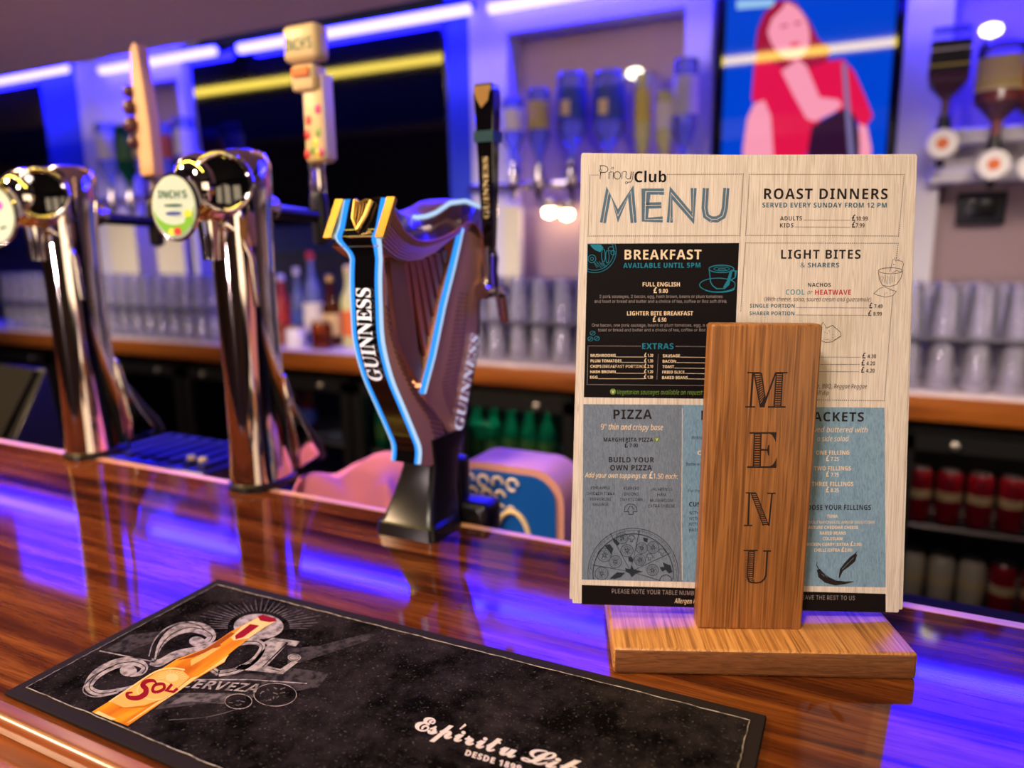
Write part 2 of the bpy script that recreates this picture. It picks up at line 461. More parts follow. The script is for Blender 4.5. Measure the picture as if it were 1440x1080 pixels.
def text_mesh(txt, font='inter', bold=0.0, shear=0.0, space=1.0):
    key = (txt, font, bold, shear, space)
    if key in _glyphs: return _glyphs[key]
    if font in ('sans', 'sansital') and '\u00a3' in txt and len(txt) > 1:
        # the pound sign comes from the plain face, the rest from the bold one
        i = txt.index('\u00a3'); V, Fc, x = [], [], 0.0
        for part, fnt in ((txt[:i], font), ('\u00a3', 'plain'), (txt[i+1:], font)):
            if not part.strip(): x += 0.2*len(part); continue
            if part[0] == ' ': x += 0.2
            v, f = text_mesh(part, fnt, bold if fnt != 'plain' else (0.022 if font == 'sans' else 0.0), shear, space)
            a = min(p[0] for p in v); o = len(V); g_ = 0.714/max(p[1] for p in v) if part == '\u00a3' else 1.0; v = [(p[0]*g_, p[1]*g_) for p in v]; a *= g_; V += [(p[0]-a+x, p[1]) for p in v]; Fc += [tuple(q+o for q in g) for g in f]
            x += max(p[0] for p in v)-a+0.07+(0.2 if part[-1] == ' ' else 0)
        _glyphs[key] = (V, Fc); return V, Fc
    cu = bpy.data.curves.new('txt', 'FONT')
    body = txt
    if font in ('serif', 'script', 'sans', 'sansital', 'bolditalic'):
        if FONTS['math']: body = style(txt, font); cu.font = FONTS['math']
    elif FONTS.get(font): cu.font = FONTS[font]
    cu.body = body; cu.offset = bold; cu.shear = shear; cu.space_character = space; cu.resolution_u = 3
    o = bpy.data.objects.new('txt', cu); COL.objects.link(o)
    dg = bpy.context.evaluated_depsgraph_get()
    me = bpy.data.meshes.new_from_object(o.evaluated_get(dg))
    vs = [(v.co.x, v.co.y) for v in me.vertices]; fs = [tuple(p.vertices) for p in me.polygons]
    bpy.data.objects.remove(o); bpy.data.curves.remove(cu); bpy.data.meshes.remove(me)
    _glyphs[key] = (vs, fs); return vs, fs
def cap_height(font, bold): 
    vs, _ = text_mesh('H', font, bold); return max(v[1] for v in vs)
class Print:
    """flat ink on one plane; keeps one mesh per ink. to3(px,py) gives the point on the plane for a photo position"""
    def __init__(s, to3, n): s.to3 = to3; s.n = Vector(n).normalized(); s.m = {}
    grp = ''
    def mb(s, ink): return s.m.setdefault((ink, s.grp), MB())
    def text(s, ink, txt, x0, x1, y0, cap, y1=None, font='inter', bold=0.02, shear=0.0, space=1.0, lift=0.00012, upx=None):
        """left and right ends of the baseline in photo pixels, cap height in pixels"""
        if y1 is None: y1 = y0
        if font == 'inter' and bold >= 0.03: font, bold = 'sans', 0.0
        elif font == 'inter' or font == 'sansital': bold = 0.0
        vs, fs = text_mesh(txt, font, bold, shear, space)
        if not vs: return
        a = min(v[0] for v in vs); b = max(v[0] for v in vs); ch = cap_height(font, bold)
        A = s.to3(x0, y0); B = s.to3(x1, y1)
        U = B-A; 
        if upx: T = s.to3(*upx)-A
        else: T = s.to3(x0, y0-cap)-A
        un = U.normalized()
        if not upx:
            T = T-un*T.dot(un)
        out = [A+U*((v[0]-a)/(b-a))+T*(v[1]/ch)+s.n*lift for v in vs]
        s.mb(ink).add(out, fs)
    def poly(s, ink, pts, lift=0.00008):
        P = [s.to3(*p)+s.n*lift for p in pts]
        s.mb(ink).add(P, [tuple(range(len(P)))])
    def quad(s, ink, a, b, c, d, lift=0.00008): s.poly(ink, [a, b, c, d], lift)
    def line(s, ink, pts, w, lift=0.00012, closed=False):
        """polyline stroke, width in pixels (number or list)"""
        pts = list(pts)
        if closed: pts = pts+[pts[0]]
        n = len(pts); ws = w if isinstance(w, (list, tuple)) else [w]*n
        L = []; R = []
        for i in range(n):
            if closed and i in (0, n-1): p, q = pts[n-2], pts[1]
            else: p, q = pts[max(i-1, 0)], pts[min(i+1, n-1)]
            dx, dy = q[0]-p[0], q[1]-p[1]; l = math.hypot(dx, dy) or 1; nx, ny = -dy/l, dx/l
            if 0 < i < n-1:
                a = (pts[i][0]-pts[i-1][0], pts[i][1]-pts[i-1][1]); la = math.hypot(*a) or 1
                c = abs((a[0]*dx+a[1]*dy)/(la*l)); k = 1/max(c, 0.45)
            else: k = 1
            L.append((pts[i][0]+nx*ws[i]*k/2, pts[i][1]+ny*ws[i]*k/2)); R.append((pts[i][0]-nx*ws[i]*k/2, pts[i][1]-ny*ws[i]*k/2))
        P = [s.to3(*p)+s.n*lift for p in L+R]
        s.mb(ink).add(P, [(i, i+1, n+i+1, n+i) for i in range(n-1)])
    def dots(s, ink, a, b, step=2.65, size=1.25, lift=0.00012):
        l = math.hypot(b[0]-a[0], b[1]-a[1]); n = max(1, int(l/step))
        for k in range(n+1):
            x = lerp(a[0], b[0], k/n); y = lerp(a[1], b[1], k/n); h = size/2
            s.quad(ink, (x-h, y-h), (x+h, y-h), (x+h, y+h), (x-h, y+h), lift)
    def ellipse(s, ink, c, rx, ry, w=None, n=24, a0=0, a1=2*PI, lift=0.00012, clip=None):
        pts = [(c[0]+rx*math.cos(a0+(a1-a0)*k/n), c[1]+ry*math.sin(a0+(a1-a0)*k/n)) for k in range(n+1)]
        if clip: pts = [(min(max(x, clip[0]), clip[2]), min(max(y, clip[1]), clip[3])) for x, y in pts]
        if w is None: s.poly(ink, pts[:-1], lift)
        else: s.line(ink, pts, w, lift)
    def build(s, parent, name, world=True):
        res = []
        for (ink, _), mb in s.m.items():
            res.append(mb.build(name if isinstance(name, str) else name.get(ink, 'lettering'), ink, parent, smooth=0, world=world))
        return res

# ================================================================== THE ROOM
W = 2.83                                   # back wall plane
def wx(px, py=150): return at_y(px, py, W).x
struct('floor', MB().box((-2.0, -0.35, -0.05), (12.0, 7.2, 0.1)), 'floor_boards')
struct('ceiling', MB().box((-2.0, -0.35, 3.15), (12.0, 7.2, 0.1)), 'ceiling_dark')
struct('wall_back', MB().box((-2.0, W+0.06, 1.55), (12.0, 0.12, 3.1)), 'wall_blue_dark')
struct('wall_front', MB().box((-2.0, -3.75, 1.55), (12.0, 0.12, 3.1)), 'warm_wall')
struct('wall_left', MB().box((-7.85, -0.35, 1.55), (0.12, 7.0, 3.1)), 'warm_wall')
struct('wall_right', MB().box((3.85, -0.35, 1.55), (0.12, 7.0, 3.1)), 'warm_wall')
# the low soffit over the bar, open behind so the wall above glows
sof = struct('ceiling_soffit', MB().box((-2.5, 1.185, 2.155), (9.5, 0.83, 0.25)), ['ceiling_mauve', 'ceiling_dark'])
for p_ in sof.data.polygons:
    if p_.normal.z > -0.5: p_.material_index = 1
# glowing windows far behind the photographer's right shoulder (they show as bright bars in the chrome)
for i, y in enumerate((-0.6, -1.65, -2.7)):
    f = MB()
    for dy in (-0.38, 0.38): f.box((3.76, y+dy, 1.7), (0.06, 0.06, 1.7))
    for dz in (-0.85, 0.85): f.box((3.76, y, 1.7+dz), (0.06, 0.82, 0.06))
    w = struct('window_%d' % (i+1), f, 'wall_white')
    MB().box((3.775, y, 1.7), (0.01, 0.7, 1.64)).build('pane', 'window_glow', w)

x_n1a, x_n1b, x_n1c = wx(85), wx(140), wx(287)
x_n2a, x_n2p, x_n2b, x_n2c, x_n2d = wx(648), wx(682), wx(732, 120), wx(975, 60), wx(1011, 60)
x_n3a, x_n3b = wx(1272, 60), wx(1336, 60)
# painted piers and white niche frames between the screens
struct('trim_1', MB().box(((x_n1a+x_n1b)/2, W-0.05, 1.75), (x_n1b-x_n1a, 0.10, 1.45)), 'wall_blue')
def niche(n, xa, xb, xi, xj, ztop, zi):
    m = MB()
    m.box(((xa+xi)/2, W-0.06, (1.03+ztop)/2), (xi-xa, 0.12, ztop-1.03))
    if xj < xb: m.box(((xb+xj)/2, W-0.06, (1.03+ztop)/2), (xb-xj, 0.12, ztop-1.03))
    m.box(((xi+xj)/2, W-0.06, (zi+ztop)/2), (xj-xi, 0.12, ztop-zi))
    t = struct('trim_%d' % n, m, 'wall_white')
    MB().box(((xi+xj)/2, W-0.006, (1.03+zi)/2), (xj-xi, 0.012, zi-1.03)).build('panel', 'mauve_panel', t)
    return t
niche(2, x_n1b, x_n1c, wx(207, 150), wx(280, 150), 2.46, 2.27)
struct('trim_3', MB().box(((x_n2a+x_n2p)/2, W-0.05, 1.75), (x_n2p-x_n2a, 0.10, 1.45)), 'wall_blue')
niche(4, x_n2p, x_n2d, x_n2b, x_n2c, 2.46, 2.245)
niche(5, x_n3a, 2.2, x_n3b, 2.0, 2.46, 2.30)
# black cladding behind the screens, from counter to the light strips
for n, (a, b) in zip((6, 7, 8), ((-7.5, x_n1a), (x_n1c, x_n2a), (x_n2d, x_n3a))):
    struct('trim_%d' % n, MB().box(((a+b)/2, W-0.012, 1.23), (b-a, 0.024, 0.40)), 'wall_dark')
# cream posts low in the niches
for n, (pa, pb, z) in zip((9, 10, 11), (((713, 735, 1.60)), ((158, 196, 1.62)), ((224, 262, 1.60)))):
    a, b = at_y(pa, 330, W-0.13).x, at_y(pb, 330, W-0.13).x
    struct('trim_%d' % n, MB().box(((a+b)/2, W-0.14, (1.03+z)/2), (b-a, 0.03, z-1.03)), 'cream_post')

# LED tubes along the top of the wall
def led_tube(pa, pb, label):
    A = at_y(*pa, 2.61); B = at_y(*pb, 2.61); z = (A.z+B.z)/2; L = B.x-A.x
    r = empty('led_tube', ((A.x+B.x)/2, 2.68, z), label, 'light strip', 'light strips along the back wall')
    MB().tube([(-L/2, 0, 0), (L/2, 0, 0)], 0.020, 10).build('diffuser', 'led_strip', r)
    MB().box((0, 0.035, 0.02), (L+0.02, 0.03, 0.03)).build('channel', 'tv_bezel', r)
    MB().box((0, 0.13, 0.02), (0.03, 0.17, 0.02)).build('bracket', 'tv_bezel', r)
led_tube((124, 93), (284, 70), 'white glowing light strip above the bottles left of the big dark screen')
led_tube((320, 62), (647, 8), 'long white glowing light strip above the big dark screen')
led_tube((676, 3), (1005, -50), 'white glowing light strip right of the big dark screen, cut off by the frame')
led_tube((1284, -30), (1600, -84), 'light strip over the white frame and the amber bottles at right')
led_tube((-160, 130), (76, 101), 'light strip ending in a bright dot above the far left screen')
# blue LED wall panels above the niches: what the varnish and chrome mirror
for xa, xb, lab in ((wx(-55), wx(235), 'blue LED wall panel over the left bottles, seen mirrored in the bar'),
                    (wx(648), wx(1005), 'blue LED wall panel over the middle bottles, seen mirrored in the bar'),
                    (wx(1275), wx(1700), 'blue LED wall panel over the amber bottles, seen mirrored in the bar')):
    zl_, zh_ = (2.20 if 'amber' in lab else 2.45), 3.09
    r = empty('wall_light', ((xa+xb)/2, W-0.02 if 'amber' not in lab else W-0.14, (zl_+zh_)/2), lab, 'light', 'blue wall panels')
    MB().box((0, -0.012, 0), (xb-xa-0.02, 0.01, zh_-zl_-0.03)).build('diffuser', 'led_panel', r)
    MB().box((0, 0.005, 0), (xb-xa, 0.02, zh_-zl_)).build('housing', 'wall_white', r)
# long yellow pendant lamp over the customer side; the screens mirror it
r = empty('pendant_lamp', (-3.9, 0.3, 2.56), 'long yellow linear lamp over the bar front, mirrored in the screens', 'lamp')
MB().box((0, 0, 0), (8.2, 0.05, 0.05)).build('diffuser', 'yellow_strip', r)
MB().box((0, 0, 0.04), (8.2, 0.07, 0.03)).build('housing', 'tv_bezel', r)
for x in (-3.9, 0.0, 3.9): MB().tube([(x, 0, 0.05), (x, 0, 0.54)], 0.004, 6).build('cable', 'tv_bezel', r)

# ------------------------------------------------------------------ screens
def tv(xa, xb, za, zb, tilt, label):
    w = xb-xa; h = zb-za
    r = empty('wall_screen', ((xa+xb)/2, W-0.07, (za+zb)/2), label, 'television')
    r.rotation_euler = (math.radians(tilt), 0, 0)
    MB().box((0, 0.012, 0), (w, 0.03, h), 0.006).build('casing', 'tv_bezel', r)
    s = MB().box((0, -0.005, 0.004), (w-0.024, 0.006, h-0.03)).build('screen', 'tv_black', r)
    MB().box((0, 0.045, 0), (0.3, 0.045, 0.3)).build('wall_bracket', 'tv_bezel', r)
    return r, s
tv(wx(291, 150)+0.01, wx(643, 60)-0.005, 1.55, 2.385, 3.2, 'big black wide screen mirroring a yellow light, behind the green badged tap')
tv(-5.75, wx(84, 150)-0.005, 1.66, 2.40, 3.2, 'black screen at the far left edge mirroring a yellow light')
xa, xb = at_y(1012, 60, W-0.07).x, at_y(1268, 60, W-0.07).x
r, s = tv(xa, xb, 1.30, 2.325, 0.2, 'upright lit screen showing a woman with long red hair on blue')
def screen_mat(name, col, s_):
    return pbr(name, (3, 3, 3), rough=0.04, spec=0.6, emit=col, estr=s_)
pic_mats = {'bg': screen_mat('screen_blue', (0.0, 0.055, 0.62), 1.0), 'hair': screen_mat('screen_hair', (0.40, 0.008, 0.05), 0.9), 'skin': screen_mat('screen_skin', (1.0, 0.34, 0.48), 0.95),
            'coat': screen_mat('screen_coat', (0.80, 0.008, 0.07), 0.95), 'dark': screen_mat('screen_dark', (0.03, 0.006, 0.03), 1.0), 'mic': screen_mat('screen_grey', (0.20, 0.16, 0.36), 1.0), 'pale': screen_mat('screen_pale', (0.30, 0.55, 0.85), 1.0),
            'rosy': screen_mat('screen_rosy', (0.75, 0.06, 0.14), 1.0)}
p0 = Vector((0, W-0.0785, 0)); nn = Vector((0, -1, 0))
cen = Vector(((xa+xb)/2, W-0.07, (1.30+2.325)/2))
rotm = Euler((math.radians(0.2), 0, 0)).to_matrix(); nrm = rotm @ Vector((0, -1, 0)); pz0 = cen+nrm*0.009
def tvp(x, y, lift):
    P = at_plane(960+x/2.7, y/2.7, pz0, nrm); return rotm.transposed() @ (P-cen) + Vector((0, -lift, 0))
pic = MB()
names = ['screen_blue', 'screen_hair', 'screen_skin', 'screen_coat', 'screen_dark', 'screen_grey', 'screen_pale', 'screen_rosy']
def shape(k, pts, lift):
    pic.cur = k
    P = [tvp(x, y, lift) for x, y in pts]; pic.add(P, [tuple(range(len(P)))])
hw, hh = (xb-xa)/2-0.022, (2.325-1.30)/2-0.03
pic.cur = 0; pic.add([(-hw, -0.0092, -hh), (hw, -0.0092, -hh), (hw, -0.0092, hh), (-hw, -0.0092, hh)], [(0, 1, 2, 3)])
def ell(c, rx, ry, rot=0, n=24): return [(c[0]+rx*math.cos(2*PI*k/n)*math.cos(rot)-ry*math.sin(2*PI*k/n)*math.sin(rot), c[1]+rx*math.cos(2*PI*k/n)*math.sin(rot)+ry*math.sin(2*PI*k/n)*math.cos(rot)) for k in range(n)]
shape(1, [(360, 5), (395, 0), (430, 12), (480, 80), (515, 150), (560, 180), (540, 300), (400, 300), (290, 240), (275, 180), (285, 110), (310, 50)], 0.0004)
shape(3, [(275, 215), (330, 230), (420, 280), (560, 230), (610, 225), (650, 270), (690, 360), (722, 440), (690, 490), (640, 430), (560, 420), (500, 480), (470, 590), (470, 720), (330, 720), (335, 470), (300, 400), (262, 380)], 0.0006)
shape(2, [(270, 395), (310, 380), (335, 440), (345, 590), (340, 720), (225, 720), (230, 560), (245, 450)], 0.0008)
shape(4, [(490, 480), (560, 440), (620, 408), (655, 440), (672, 520), (668, 720), (470, 720), (476, 560)], 0.0007)
shape(2, [(668, 470), (700, 480), (716, 560), (712, 720), (664, 720), (672, 560)], 0.0008)
shape(2, ell((402, 118), 78, 112, -0.30), 0.0010)
shape(1, [(360, 5), (395, 0), (380, 30), (340, 70), (315, 140), (320, 210), (300, 240), (285, 150), (310, 50)], 0.0012)
shape(2, [(375, 270), (440, 225), (470, 250), (520, 370), (590, 378), (606, 400), (570, 430), (500, 462), (470, 450), (420, 360)], 0.0013)
shape(7, [(405, 165), (440, 158), (448, 172), (415, 180)], 0.0014)
shape(1, [(372, 98), (400, 92), (400, 100), (374, 106)], 0.0014)
shape(1, [(424, 86), (450, 82), (450, 90), (426, 95)], 0.0014)
shape(5, [(604, 240), (622, 240), (662, 720), (640, 720)], 0.0015)
shape(6, [(205, 0), (350, -5), (345, 25), (205, 36)], 0.0005)
pic.build('picture', names, s, smooth=0)

# ================================================================== BACK COUNTER
YB, ZB = 2.33, 1.03
r = empty('back_counter', (-2.2, YB, 0.94), 'long back counter with a brown wooden front edge along the wall', 'counter')
MB().box((-2.2, YB+0.182, ZB-0.012), (7.6, 0.36, 0.024)).build('worktop', 'counter_laminate', r, world=True)
MB().box((-2.2, YB+0.012, ZB-0.040), (7.6, 0.024, 0.076), 0.006).build('front_edge', 'shelf_edge_wood', r, world=True)
MB().box((-2.2, YB+0.26, ZB-0.050), (7.6, 0.44, 0.05)).build('carcass', 'fridge_black', r, world=True)

def cooler(x, w, label, led):
    r = empty('bottle_cooler', (x, YB+0.05, 0.0), label, 'fridge', 'coolers under the back counter')
    m = MB()
    for sx in (-1, 1): m.box((sx*(w/2-0.015), 0.22, 0.50), (0.03, 0.42, 0.86))
    m.box((0, 0.22, 0.91), (w, 0.42, 0.04)); m.box((0, 0.22, 0.07), (w, 0.42, 0.06)); m.box((0, 0.425, 0.5), (w, 0.01, 0.86))
    m.box((0, 0.21, 0.02), (w-0.04, 0.34, 0.04))
    m.build('cabinet', 'fridge_black', r)
    for z in (0.36, 0.62):
        s = MB()
        for k in range(9): s.tube([(-w/2+0.04, 0.03+k*0.045, z), (w/2-0.04, 0.03+k*0.045, z)], 0.003, 6)
        s.tube([(-w/2+0.04, 0.03, z-0.005), (w/2-0.04, 0.03, z-0.005)], 0.006, 8)
        s.build('wire_shelf', 'steel', r)
    for sx in (-1, 1):
        d = MB(); cx = sx*w/4; dw = w/2-0.01
        for k in (-1, 1): d.box((cx+k*(dw/2-0.02), -0.015, 0.50), (0.04, 0.03, 0.82))
        for z in (0.11, 0.885): d.box((cx, -0.015, z), (dw, 0.03, 0.045))
        dd = d.build('door', 'fridge_black', r)
        MB().box((cx, -0.012, 0.50), (dw-0.08, 0.006, 0.74)).build('door_glass', 'door_glass', dd)
        MB().tube([(cx-sx*(dw/2-0.02), -0.035, 0.60), (cx-sx*(dw/2-0.02), -0.045, 0.70), (cx-sx*(dw/2-0.02), -0.035, 0.80)], 0.006, 8).build('handle', 'steel', dd)
        MB().lathe([(0.012, 0), (0.012, 0.012), (0.006, 0.016)], 12, (0, 0, 0), M=Matrix.Translation((cx+sx*0.10, -0.030, 0.885)) @ Matrix.Rotation(PI/2, 4, 'X')).build('lock', 'steel', dd)
    MB().box((0, 0.05, 0.885), (w-0.1, 0.02, 0.012)).build('light_strip', led, r)
emis('cooler_light_dim', (0.30, 1.0, 0.75), 13); emis('cooler_light_warm', (1.0, 0.62, 0.5), 9); emis('cooler_light_low', (0.6, 0.7, 1.0), 6)
CW = 0.98
for x, lab, led in ((0.55, 'black bottle cooler with red cans behind its glass, right of the menu', 'cooler_light_warm'),
                    (-0.44, 'black bottle cooler behind the menu holder', 'cooler_light_low'),
                    (-1.43, 'black bottle cooler glowing green behind the harp tap', 'cooler_light_dim'),
                    (-2.42, 'black bottle cooler with a yellow card inside, between the chrome taps', 'cooler_light_low'),
                    (-3.41, 'black bottle cooler behind the far left chrome tap', 'cooler_light_low'),
                    (-4.40, 'black bottle cooler at the far left end', 'cooler_light_low')):
    cooler(x, CW, lab, led)

def can(mat, cap, h=0.155, r=0.033):
    o = MB().lathe([(r*0.8, 0), (r, 0.008), (r, h-0.014), (r*0.78, h)], 16).build('drink_can', mat)
    MB().lathe([(r*0.8, h), (r*0.76, h+0.003), (r*0.6, h+0.002)], 16).build('can_lid', cap, o)
    b = MB().lathe([(r+0.0005, h*0.45), (r+0.0005, h*0.62)], 16, cap=False).build('label_band', 'label_cream', o)
    return o
red_can = can('can_red', 'steel'); white_can = can('can_white', 'steel')
first = {}
def put_copy(proto, key, loc, label, cat, group, rz=0.0):
    o = proto if key not in first else copy_tree(proto)
    first[key] = True
    o.location = loc; o.rotation_euler.z = rz
    return tag(o, label, cat, group)
for k in range(6):
    put_copy(red_can, 'rc', (0.132+k*0.078, YB+0.12, 0.628), 'red drink can on the upper wire shelf of the cooler right of the menu', 'can', 'red cans on the upper cooler shelf', 0.4*k)
for k in range(3):
    put_copy(white_can, 'wc', (0.132+k*0.078, YB+0.11, 0.367), 'pale drink can on the lower wire shelf of the cooler right of the menu', 'can', 'pale cans on the lower cooler shelf', k)
for k in range(4):
    put_copy(red_can, 'rc', (0.366+k*0.078, YB+0.11, 0.367), 'red drink can on the lower wire shelf of the cooler right of the menu', 'can', 'red cans on the lower cooler shelf', k)
def beer_bottle(glass, label, capm):
    o = MB().lathe([(0.028, 0), (0.031, 0.006), (0.031, 0.12), (0.024, 0.15), (0.013, 0.18), (0.0125, 0.215)], 16).build('beer_bottle', glass)
    MB().lathe([(0.0316, 0.035), (0.0316, 0.10)], 16, cap=False).build('label', label, o)
    MB().lathe([(0.0145, 0.212), (0.0145, 0.222), (0.010, 0.226)], 12).build('cap', capm, o)
    return o
gb = beer_bottle('bottle_teal', 'label_green', 'steel')
for k in range(11):
    put_copy(gb, 'gb', (-1.84+k*0.075, YB+0.12, 0.628), 'green glass beer bottle on the top wire shelf of the cooler behind the harp tap', 'bottle', 'green bottles in the cooler')
for k in range(5):
    put_copy(gb, 'gb', (-0.86+k*0.075, YB+0.14, 0.628), 'green glass beer bottle in the cooler behind the menu holder', 'bottle', 'green bottles behind the menu')
bb = beer_bottle('bottle_amber', 'label_blue', 'steel')
for k in range(7):
    put_copy(bb, 'bb', (-2.82+k*0.085, YB+0.2, 0.628), 'dark brown beer bottle in the cooler between the chrome taps', 'bottle', 'brown bottles in the cooler')
tag(MB().box((-3.055, YB+0.12, 0.715), (0.17, 0.05, 0.165), 0.006).build('drinks_carton', 'label_yellow'), 'yellow carton inside the cooler between the two chrome taps', 'carton')
# teal carton low behind the harp
tag(MB().box((at_y(675, 600, 2.43).x, YB+0.085, 0.755), (0.16, 0.04, 0.06), 0.004).build('price_card', 'bottle_teal'), 'pale green card in the cooler just right of the harp tap', 'card')

# ------------------------------------------------------------------ stacked glasses
gprof = [(0.0405, 0.0), (0.041, 0.004), (0.0385, 0.05), (0.034, 0.11), (0.0315, 0.138), (0.029, 0.146)]
gl = MB().lathe(gprof, 16, cap=False).add([], [])
gl.lathe([(0.0395, 0.002), (0.033, 0.11), (0.030, 0.130), (0.0, 0.132)], 16, cap=False)
gl.lathe([(0.029, 0.146), (0.0, 0.145)], 16, cap=False)
pint = gl.build('pint_glass', 'glassware')
def stack(xa, xb, y0, rows, label, group):
    nx = int((xb-xa)/0.0875)
    for t in range(2):
        for j in range(rows):
            for i in range(nx):
                put_copy(pint, 'pint', (xa+0.0875*(i+0.5*(j % 2))+random.uniform(-.003, .003), y0+j*0.085, ZB+0.0005+t*0.155), label[t], 'glass', group[t])
    if xb > xa:
        tr = MB().box(((xa+xb)/2-0.02, y0+(rows-1)*0.0425, ZB+0.1515), (xb-xa+0.06, rows*0.085+0.01, 0.007))
        tag(tr.build('glass_mat', 'glassware'), label[2], 'tray')
stack(-4.3, -2.62, 2.42, 2, ('upturned clear pint glass in the lower tier left of the green badged tap', 'upturned clear pint glass in the upper tier left of the green badged tap', 'clear tray between the two tiers of glasses at left'), ('lower glasses at left', 'upper glasses at left'))
stack(-1.80, -0.80, 2.42, 3, ('upturned clear pint glass in the lower tier between harp tap and menu', 'upturned clear pint glass in the upper tier between harp tap and menu', 'clear tray between the two tiers of glasses left of the menu'), ('lower glasses in the middle', 'upper glasses in the middle'))
stack(-0.02, 0.62, 2.42, 3, ('upturned clear pint glass in the lower tier right of the menu', 'upturned clear pint glass in the upper tier right of the menu', 'clear tray between the two tiers of glasses right of the menu'), ('lower glasses at right', 'upper glasses at right'))

# ------------------------------------------------------------------ bottles standing on the back counter
def stand_bottle(x, y, h, r, glass, lab, capm, label):
    o = MB().lathe([(r*0.9, 0), (r, 0.008), (r, h*0.55), (r*0.8, h*0.64), (r*0.36, h*0.76), (r*0.34, h*0.93)], 18).build('spirit_bottle', glass)
    o.location = (x, y, ZB); tag(o, label, 'bottle', 'bottles standing on the back counter')
    MB().lathe([(r+0.001, h*0.14), (r+0.001, h*0.46)], 18, cap=False).build('label', lab, o)
    MB().lathe([(r*0.40, h*0.92), (r*0.40, h), (r*0.3, h*1.01)], 12).build('cap', capm, o)
for px, h, r, g, l, c, lab in ((398, 0.30, 0.042, 'juice_red', 'label_red', 'label_white', 'red bottle with pale cap standing behind the green badged tap'),
                               (420, 0.33, 0.036, 'bottle_clear', 'label_blue', 'label_white', 'clear bottle with blue label between the red bottle and the harp tap'),
                               (441, 0.40, 0.042, 'bottle_clear', 'label_white', 'label_red', 'tall clear bottle with a red cap left of the harp tap'),
                               (466, 0.30, 0.040, 'bottle_amber', 'label_cream', 'gold', 'amber bottle with gold cap just left of the harp tap'),
                               (492, 0.34, 0.038, 'bottle_yellow', 'label_orange', 'label_cream', 'yellow bottle half hidden by the front of the harp tap')):
    stand_bottle(at_y(px, 440, 2.52).x, 2.52, h, r, g, l, c, lab)
def jar(x, y, h, r, mat, label):
    o = MB().lathe([(r*0.9, 0), (r, 0.01), (r, h*0.8), (r*0.85, h*0.9)], 16).build('storage_jar', mat); o.location = (x, y, ZB)
    MB().lathe([(r*0.9, h*0.9), (r*0.9, h), (0.0, h*1.02)], 16).build('lid', 'gold', o)
    tag(o, label, 'jar')
jar(at_y(385, 465, 2.42).x, 2.42, 0.10, 0.04, 'orange_spirit', 'short orange jar on the back counter beside the green badged tap')
jar(at_y(415, 465, 2.42).x, 2.42, 0.09, 0.04, 'label_white', 'short white jar on the back counter between orange and brown jars')
jar(at_y(452, 468, 2.42).x, 2.42, 0.12, 0.045, 'bottle_amber', 'short brown jar on the back counter left of the harp tap')

# ------------------------------------------------------------------ spirit bottles hung upside down on optics
def optic_bottle(px, ptop, pbot, glass, lab, label, group, r=0.045, sq=False, badge=None, y=2.60, fill=None):
    T = at_y(px, ptop, y); B = at_y(px, pbot, y); h = T.z-B.z
    o = empty('optic_bottle', (B.x+(T.x-B.x)*0.0, y, B.z), label, 'bottle', group)
    seg = 4 if sq else 20
    M = Matrix.Rotation(PI/4, 4, 'Z') if sq else None
    k = 1.12 if sq else 1.0
    MB().lathe([(0.013, -0.06), (0.014, -0.01), (0.020, 0.0), (r*k, h*0.22), (r*k, h*0.97), (r*k*0.9, h)], seg, M=M).build('bottle', glass, o, smooth=30)
    if lab: MB().lathe([(r*k+0.001, h*0.36), (r*k+0.001, h*0.80)], seg, M=M, cap=False).build('label', lab, o, smooth=30)
    if badge:
        for zz0, zz1, mm_ in ((0.44, 0.48, 'label_yellow'),) if lab != 'label_black' else ((0.44, 0.47, 'label_yellow'), (0.66, 0.69, 'label_white')):
            MB().lathe([(r*k+0.0018, h*zz0), (r*k+0.0018, h*zz1)], seg, M=M, cap=False).build('label_band', mm_ if lab == 'label_black' else 'label_yellow', o, smooth=30)
    if fill: MB().lathe([(0.011, -0.05), (0.015, 0.0), (r*k*0.95, h*0.23), (r*k*0.95, h*0.58)], seg, M=M).build('spirit', fill, o, smooth=30)
    MB().lathe([(0.010, -0.19), (0.012, -0.165), (0.020, -0.155), (0.022, -0.08), (0.016, -0.06), (0.016, -0.045)], 14).build('optic', 'chrome_soft' if not badge else 'black_satin', o)
    if badge:
        b = MB().lathe([(0.042, 0), (0.042, 0.012), (0.036, 0.018), (0.0, 0.019)], 24, M=Matrix.Translation((0, -0.022, -0.125)) @ Matrix.Rotation(PI/2, 4, 'X')).build('badge', 'label_white', o)
        MB().lathe([(0.016, 0), (0.016, 0.003)], 16, M=Matrix.Translation((0, -0.040, -0.125)) @ Matrix.Rotation(PI/2, 4, 'X')).build('emblem', 'label_orange', b)
    return o
G1, G2, G3 = 'optics in the left niche', 'optics in the middle niche', 'optics in the right niche'
for px, t, b, g, l, lab in ((156, 172, 254, 'bottle_clear', 'label_white', 'upside-down clear bottle with white label, leftmost in the left niche'),
                            (182, 176, 254, 'bottle_green', 'label_green', 'upside-down green bottle left of the wooden tap handle'),
                            (207, 170, 252, 'bottle_clear', 'label_cream', 'upside-down clear bottle behind the wooden tap handle'),
                            (234, 175, 250, 'bottle_clear', 'label_orange', 'upside-down bottle with orange label right of the wooden tap handle'),
                            (265, 165, 250, 'bottle_clear', 'label_white', 'upside-down bottle with white and yellow label at the right end of the left niche')):
    optic_bottle(px, t, b, g, l, lab, G1, r=0.05)
